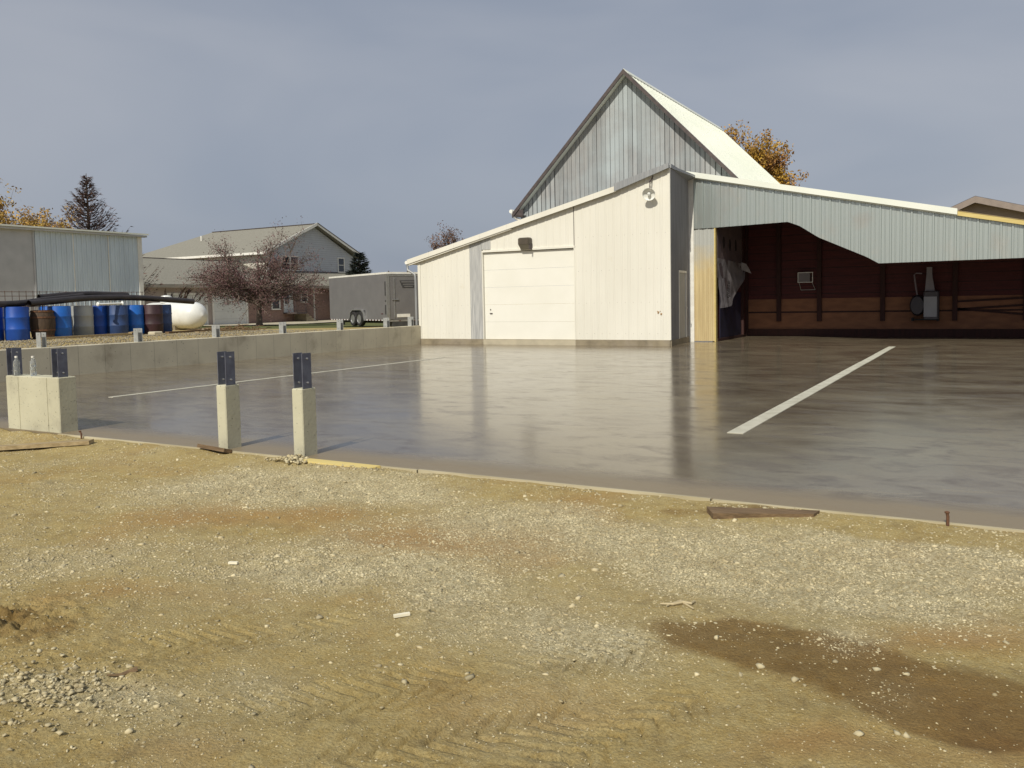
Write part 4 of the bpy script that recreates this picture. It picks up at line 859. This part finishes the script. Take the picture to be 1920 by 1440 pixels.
for (ya, za, yb, zb2) in ((45.55,.85,46.55,.85),(46.62,.80,47.75,.10)):
    q = MB(); x = HX+1.2
    q.bar((x,ya,za),(x,ya,za+.95),.03,.03); q.bar((x,yb,zb2),(x,yb,zb2+.95),.03,.03); q.bar((x,ya,za+.93),(x,yb,zb2+.93),.035,.035); q.bar((x,ya,za+.12),(x,yb,zb2+.12),.02,.02)
    for k in range(1,8): u = k/8; q.bar((x,ya+(yb-ya)*u,za+(zb2-za)*u+.12),(x,ya+(yb-ya)*u,za+(zb2-za)*u+.93),.012,.012)
    q.build('railing', mt_dtrim, hs)
q = MB(); q.box(HX,HX+.05,48.7,48.8,.2,2.7); q.box(HX,HX+.05,43.0,43.06,.2,1.5); q.build('downspout', mt_white, hs)
# upper storey
UX = -46.5
q = MB(); q.box(-58,UX-.02,45.62,55.3,2.8,5.3); q.prism([(45.62,5.3),(55.3,5.3),(50.6,7.55)], -58, UX-.02, 'x'); q.build('upper_wall', mt_side, hs)
q = MB(); q.box(-58,UX-.02,45.55,45.619,3.8,5.25); q.build('front_siding', mt_sidew, hs)
q = MB(); q.box(UX-.06,UX+.02,45.5,45.62,3.6,5.25); q.box(UX-.06,UX+.02,55.28,55.4,3.6,5.25); q.build('corner_board', mt_white, hs)
win(47.1,48.72,4.08,5.06,UX-.02,True); win(53.4,54.05,4.05,5.12,UX-.02)
# lower roofs
q = MB(); q.hexa([(HX+.45,33,2.72),(HX+.45,56,2.72),(-49.6,56,2.72),(-49.6,33,2.72),(HX+.45,33,2.82),(HX+.45,42.9,2.82),(-49.6,42.9,4.72),(-49.6,33,4.72)]) if False else None
q = MB(); q.prism([(HX+.5,2.75),(HX+.5,2.83),(-49.5,4.74),(-54.2,2.83),(-54.2,2.75),(-49.5,4.66)], 32.6, 47.3); q.build('garage_roof', mt_roofg, hs); MB().box(-49.56,-49.44,32.55,47.3,4.70,4.78).build('garage_ridge', mt_dtrim, hs)
MB().prism([(HX-.1,2.8),(-49.5,4.6),(-54.2,2.8)], 32.95, 33.05).build('garage_gable', mt_taup, hs)
q = MB(); q.prism([(HX+.5,2.75),(HX+.5,2.83),(UX,3.95),(UX,3.85)], 45.5, 56.2); q.build('pent_roof', mt_roofg, hs)
MB().box(HX+.46,HX+.54,32.6,56.2,2.62,2.80).build('gutter', M('gutter_tan', (.34,.31,.25), rough=.5), hs)
MB().box(HX,HX+.46,32.7,56.1,2.62,2.70).build('soffit', mt_taup, hs)
MB().box(UX-.02,UX+.03,45.6,56.2,3.92,4.0).build('roof_flashing', mt_dtrim, hs)
# upper roof: gable at +x, hip at far -x
rz, ez = 7.72, 5.30; e0, e1, ry = 45.0, 56.1, 50.6
v = [(UX+.4,e0,ez),(UX+.4,e1,ez),(UX+.4,ry,rz),(-57.9,ry,rz),(-62.5,e0,ez),(-62.5,e1,ez)]
v += [(a, b_, c_-.12) for a, b_, c_ in v]
q = MB(); q.add(v, [(0,2,3,4),(1,5,3,2),(3,5,4),(6,10,9,8),(7,8,9,11),(9,10,11),(0,4,10,6),(4,5,11,10),(5,1,7,11),(0,6,8,2),(1,2,8,7)]); q.build('roof', mt_roofg, hs)
q = MB()
for a, b_ in (((UX+.43,e0,ez-.02),(UX+.43,ry,rz-.02)),((UX+.43,ry,rz-.02),(UX+.43,e1,ez-.02))): q.bar(a, b_, .05, .22)
q.box(-62.4,UX+.45,e0-.08,e0,ez-.16,ez+.01); q.build('rake_trim', mt_white, hs)
q = MB(); q.bar((UX+.40,ry,rz+.02),(-57.9,ry,rz+.02),.2,.05); q.bar((UX+.44,ry,rz+.05),(UX+.44,e1,ez+.10),.06,.06); q.build('ridge_cap', mt_dtrim, hs)
MB().lathe([(.06,6.6),(.06,7.25)], (-57.0,48.6,0), 8).build('vent_pipe', mt_white, hs)
# ------------------------------------------------------------------ far right house
h2 = thing('house', 'taupe gabled house roof rising behind the raw yellow fascia', 'house', (0,48,0))
pk = (-.75,5.92)
q = MB(); q.prism([(-5,.0),(6,.0),(6,4.1),(pk[0],5.80),(-5,3.9)], 48.5, 56); q.build('wall', M('taupe_far', (.27,.23,.20), (.24,.20,.175), 2, .7), h2)
q = MB()
for x0, z0, x1, z1 in ((-5.4,4.02,pk[0],6.12),(pk[0],6.12,6.6,3.95)):
    q.hexa([(x0,48,z0-.10),(x1,48,z1-.10),(x1,56.5,z1-.10),(x0,56.5,z0-.10),(x0,48,z0),(x1,48,z1),(x1,56.5,z1),(x0,56.5,z0)])
q.build('roof', M('far_shingle', (.12,.12,.14), rough=.9), h2)
q = MB()
for x0, z0, x1, z1 in ((-5.4,4.02,pk[0],6.12),(pk[0],6.12,6.6,3.95)):
    q.hexa([(x0,47.95,z0-.34),(x1,47.95,z1-.34),(x1,47.995,z1-.34),(x0,47.995,z0-.34),(x0,47.95,z0-.03),(x1,47.95,z1-.03),(x1,47.995,z1-.03),(x0,47.995,z0-.03)])
q.build('rake_board', M('taupe_trim', (.26,.215,.185), rough=.7), h2)
MB().box(-1.1,-.4,48.42,48.49,4.9,5.22).build('gable_vent', M('vent_brown', (.16,.12,.09), rough=.7), h2)
# ------------------------------------------------------------------ trees
def leaves(q, pts, size, jit, n, rr):
    for _ in range(n):
        p = Vector(rr.choice(pts)) + Vector((rr.gauss(0,jit), rr.gauss(0,jit), rr.gauss(0,jit)))
        a = Vector((rr.uniform(-1,1), rr.uniform(-1,1), rr.uniform(-1,1))).normalized(); b_ = a.cross(Vector((rr.uniform(-1,1), rr.uniform(-1,1), rr.uniform(-1,1)))).normalized()
        s_ = size*rr.uniform(.6,1.4); q.add([p-a*s_, p+b_*s_*.55, p+a*s_, p-b_*s_*.55], [(0,1,2,3)])
def curve(a, b_, sag, rr, n=5):
    a = Vector(a); b_ = Vector(b_); L = (b_-a).length
    o1 = Vector((rr.uniform(-1,1), rr.uniform(-1,1), sag))*L*.13
    return [a.lerp(b_, k/n)+o1*math.sin(math.pi*k/n)+Vector((rr.uniform(-1,1),)*3)*L*.012 for k in range(n+1)]
def decid(name, label, base, H_, fork, rad, seed, leafmat, nleaf, lsize, bark, nl=11, ns=8, nt_=6, tr_=.16, flat=1.0, cz=.6, twig=.5, up=.5, jit=.12, cat='tree', tr2=.012, lowp=-.55, hip_=1):
    rr = random.Random(seed); base = Vector(base); t = thing(name, label, cat, base)
    top = base+Vector((rr.uniform(-.2,.2), rr.uniform(-.2,.2), H_*.9))
    tk_ = MB(); tk_.tube([base+Vector((0,0,-.1)), base+Vector((0,0,.15)), base+Vector((.02,.02,fork)), base.lerp(top,.5), top], [tr_*1.5, tr_*1.08, tr_*.85, tr_*.45, .02], 10); tk_.build('trunk', bark, t, True)
    lb = MB(); tips = []; C_ = base+Vector((0,0,H_*cz)); 
    def shell(scale=1):
        th = rr.uniform(0, 2*math.pi); ph = math.asin(rr.uniform(lowp, hip_)); 
        return C_+Vector((math.cos(th)*math.cos(ph)*rad, math.sin(th)*math.cos(ph)*rad, math.sin(ph)*(H_*(1-cz))*flat))*scale
    for i in range(nl):
        st = base+Vector((0,0,fork+(H_*.55-fork)*i/nl)); e = C_+(shell()-C_)*rr.uniform(.75,.97)
        c_ = curve(st, e, -.35+up*rr.random(), rr, 6); r0 = tr_*.42*(1-.5*i/nl); lb.tube(c_, [r0*(1-k/6.5)+.006 for k in range(7)], 6)
        for j in range(ns):
            k = rr.randint(2,6); p = c_[k]; dirv = (e-st).normalized()
            e2 = p+(dirv+Vector((rr.uniform(-1,1), rr.uniform(-1,1), rr.uniform(-.4,1.0+up)))*.9).normalized()*rad*rr.uniform(.25,.5)
            c2_ = curve(p, e2, .2, rr, 4); lb.tube(c2_, [tr_*.10*(1-m_/4.6)+.004 for m_ in range(5)], 4, False)
            for m_ in range(nt_):
                p2 = c2_[rr.randint(1,4)]; e3 = p2+((e2-p).normalized()*.6+Vector((rr.uniform(-1,1), rr.uniform(-1,1), rr.uniform(-.5,.9)+up))*.8)*twig*rr.uniform(.5,1.3)
                c3_ = curve(p2, e3, .2, rr, 2); lb.tube(c3_, [tr2*.8,tr2*.6,tr2*.3], 3, False); tips += [c3_[1], c3_[2], e3, c2_[rr.randint(2,4)]]
    lb.build('branches', bark, t)
    lv = MB(); leaves(lv, tips, lsize, jit, nleaf, rr); lv.build('crown', leafmat, t, recalc=False)
    return t
decid('crabapple_tree', 'small purple leaved crabapple with pale trunk on the lawn before the house', (-37.5,35.95,.22), 5.1, 1.15, 3.15, 8, lf_pur, 24000, .040, mt_barkp, nl=34, ns=9, nt_=6, tr_=.17, cz=.46, flat=1, twig=.55, up=-.05, jit=.16, tr2=.014, lowp=-.42, hip_=.75)
decid('maple_tree', 'tall yellow and russet maple behind the white barn roof', (-15.5,61,0), 11.9, 3.2, 3.1, 9, lf_yel, 85000, .095, mt_bark, nl=26, ns=12, nt_=7, tr_=.28, cz=.58, twig=.9, up=.8, jit=.20, tr2=.016)
decid('maple_tree', 'yellow tree with bare twig ends behind the left shed', (-47.3,26.6,.3), 5.5, 1.8, 3.2, 12, lf_yel2, 52000, .070, mt_bark, nl=16, ns=10, nt_=6, tr_=.25, cz=.60, twig=.9, up=.6, jit=.16, tr2=.016)
decid('maple_tree', 'smaller golden tree with spiky twigs just left of the brown conifer', (-48.7,29.8,.2), 5.3, 1.6, 1.7, 19, lf_yel2, 20000, .07, mt_bark, nl=14, ns=9, nt_=6, tr_=.18, cz=.62, twig=.9, up=.7, jit=.14, tr2=.016)
decid('thin_tree', 'small rust brown tree just above the low annex roof', (-33.3,50.0,.1), 5.9, 1.5, 1.3, 15, lf_rus, 8000, .055, mt_bark, nl=12, ns=8, nt_=6, tr_=.12, cz=.68, twig=.5, up=.8, jit=.12)
def conif(name, label, base, H_, rad, seed, lm_, bark, nw=26, nb=9, nsz=.10, droop=.0, per=26, upt=.3, zstart=.3, pw2=.8):
    rr = random.Random(seed); base = Vector(base); t = thing(name, label, 'tree', base)
    MB().tube([base, base+Vector((0,0,H_*.6)), base+Vector((0,0,H_))], [H_*.022,H_*.012,.012], 8).build('trunk', bark, t, True)
    lb = MB(); lv = MB()
    for i in range(nw):
        f = i/nw; z = zstart+(H_-zstart-.1)*f; R_ = rad*(1-f)**pw2+.08
        for j in range(nb):
            a = rr.uniform(0,6.283); L = R_*rr.uniform(.6,1.12); p0 = base+Vector((0,0,z+rr.uniform(-.1,.1))); dv = Vector((math.cos(a), math.sin(a), 0))
            pts = [p0+dv*L*u+Vector((0,0,(-droop*u+upt*u*u*1.3)*L)) for u in (0,.35,.7,1)]
            lb.tube(pts, [.022,.016,.010,.004], 3, False)
            for k in range(int(per*L/rad)+5):
                u = rr.uniform(.12,1)**.8; p = p0+dv*L*u+Vector((0,0,(-droop*u+upt*u*u*1.3)*L)); sd2 = Vector((-dv.y,dv.x,0))*rr.choice((-1,1))
                dr2 = (dv*.8+sd2*rr.uniform(.1,1)+Vector((0,0,rr.uniform(-.35,.6)))).normalized(); s_ = nsz*rr.uniform(.7,2.0)*(1.15-u*.45); w2 = dr2.cross(Vector((rr.uniform(-1,1),rr.uniform(-1,1),1))).normalized()*nsz*.22
                lv.add([p-w2, p+w2, p+dr2*s_*1.3], [(0,1,2)])
    lb.build('branches', bark, t); lv.build('crown', lm_, t, recalc=False); return t
conif('conifer', 'dark brown spiky conifer rising behind the left shed', (-35.1,23.75,.3), 7.1, 3.0, 21, lf_brn, mt_bark, nw=34, nb=12, nsz=.12, droop=.10, per=34, upt=.60, zstart=.25, pw2=1.0)
conif('evergreen', 'dense dark evergreen beside the house gable behind the trailer', (-42.8,51.6,.1), 5.4, 1.9, 23, lf_grn, mt_bark, nw=26, nb=13, nsz=.22, droop=.2, per=40, upt=.25, zstart=.4, pw2=.75)
# brown shrub beside the shed
rr = random.Random(5); t = thing('shrub', 'low brown leaning shrub beside the right end of the shed', 'shrub', (-31.0,24.2,.4)); q = MB(); lv = MB()
for k in range(26):
    p = Vector((-31.0+rr.uniform(-.3,.3), 24.1+rr.uniform(-.2,.2), .4)); e = p+Vector((rr.uniform(-.2,1.6), rr.uniform(-.2,1.2), rr.uniform(.9,1.75))); c_ = curve(p, e, -.3, rr, 4); q.tube(c_, [.025,.02,.014,.01,.005], 4, False)
    for _ in range(70):
        u = rr.randint(1,4); pp = c_[u].lerp(c_[max(u-1,0)], rr.random()); dr2 = ((e-p).normalized()+Vector((rr.uniform(-.6,.6),)*3)+Vector((rr.uniform(-.6,.6),0,rr.uniform(-.3,.5)))).normalized(); w2 = dr2.cross(Vector((0,.3,1))).normalized()*.02; lv.add([pp-w2,pp+w2,pp+dr2*rr.uniform(.12,.3)], [(0,1,2)])
q.build('branches', mt_bark, t); lv.build('foliage', lf_brn, t, recalc=False)
# ------------------------------------------------------------------ things on the dirt
def gz(x, y): return float(ground_z(np.array([x]), np.array([y]))[0])
def board(name, p, q_, wd, ht, mat, label, cat='board', lift=.0, roll=0):
    a = gp(*p); b_ = gp(*q_); za, zb_ = gz(*a)+ht/2+lift, gz(*b_)+ht/2+lift
    A = Vector((a[0],a[1],za)); B = Vector((b_[0],b_[1],zb_)); up = Vector((0,math.sin(roll),math.cos(roll)))
    return tag(MB().bar(A, B, wd, ht, up).build(name, mat, org=tuple(A)), label, cat)
board('plank', (-60,846), (172,838), .13, .038, mt_lum, 'grey plank lying in the dirt in front of the wide block', lift=.004)
board('wood_offcut', (378,850), (428,858), .09, .035, mt_lumd, 'short wedge shaped wood offcut by the first slim pier', lift=.01, roll=.3)
A = gp(1325,975); B = gp(1528,978)
q = MB(); z = gz(*A); q.hexa([(A[0]+.05,A[1]-.035,z-.01),(B[0],B[1]-.04,z+.0),(B[0]+.02,B[1]+.05,z-.01),(A[0]-.03,A[1]+.10,z-.01),(A[0]+.05,A[1]-.035,z+.035),(B[0],B[1]-.04,z+.035),(B[0]+.02,B[1]+.05,z+.04),(A[0]-.03,A[1]+.10,z+.04)])
tag(q.build('plank', mt_lumd, org=(A[0],A[1],z)), 'dark brown plank lying just off the slab edge at right', 'board')
for (p, hh, lb, tl) in (((1777,984),.075,'short rusty stake beside the slab edge at far right',.004),((153,826),.075,'short bent stake beside the wide concrete block',.02)):
    a = gp(*p, 0); a = (a[0]*5.475/a[1], 5.475); z = gz(*a); tag(MB().tube([(a[0],a[1],z-.05),(a[0],a[1],z+hh*.75),(a[0]-tl,a[1],z+hh)], .009, 6).lathe([(.013,0),(.015,.008),(.008,.012)], (a[0]-tl,a[1],z+hh), 8).build('stake', mt_rust, org=(a[0],a[1],z)), lb, 'stake')
mt_chip = M('chip_white', (.85,.80,.62), rough=.6)
for p, ln, ang, lb in (((437,1044),.055,.2,'small white wood chip among the stones at left'),((753,1145),.075,-.35,'white wood scrap lying on the gravel')):
    a = gp(*p); z = gz(*a)+.012; dv = Vector((math.cos(YA-ang), math.sin(YA-ang), .02))*ln/2
    tag(MB().bar(Vector((*a,z))-dv, Vector((*a,z))+dv, .018, .012).build('wood_scrap', mt_chip, org=(*a,z)), lb, 'scrap')
def stick(pts, r, label, mat):
    P = [Vector((*gp(*p), 0)) for p in pts]
    for p in P: p.z = gz(p.x, p.y)+r*1.2
    return P
P = stick([(1238,1130),(1262,1131),(1280,1127),(1296,1130),(1303,1124)], .008, '', None); P2 = stick([(1250,1134),(1275,1124),(1300,1138)], .008, '', None)
tag(MB().tube(P, [.004,.007,.008,.006,.003], 6).tube(P2, [.003,.007,.004], 6).build('twig', M('dry_stalk', (.48,.40,.24), rough=.8), org=tuple(P[0])), 'dry pale stalk lying above the dark patch', 'twig')
P = stick([(200,1262),(225,1258),(258,1252)], .008, '', None); tag(MB().tube(P, [.003,.007,.012], 6).build('twig', mt_lumd, org=tuple(P[0])), 'dark twig pressed into the dirt at lower left', 'twig')
for p, s_ in (((880,1254),.020),((1427,1240),.022),((1342,1188),.018),((600,1141),.024),((1388,1253),.018),((500,964),.02),((1700,1365),.018)):
    pass
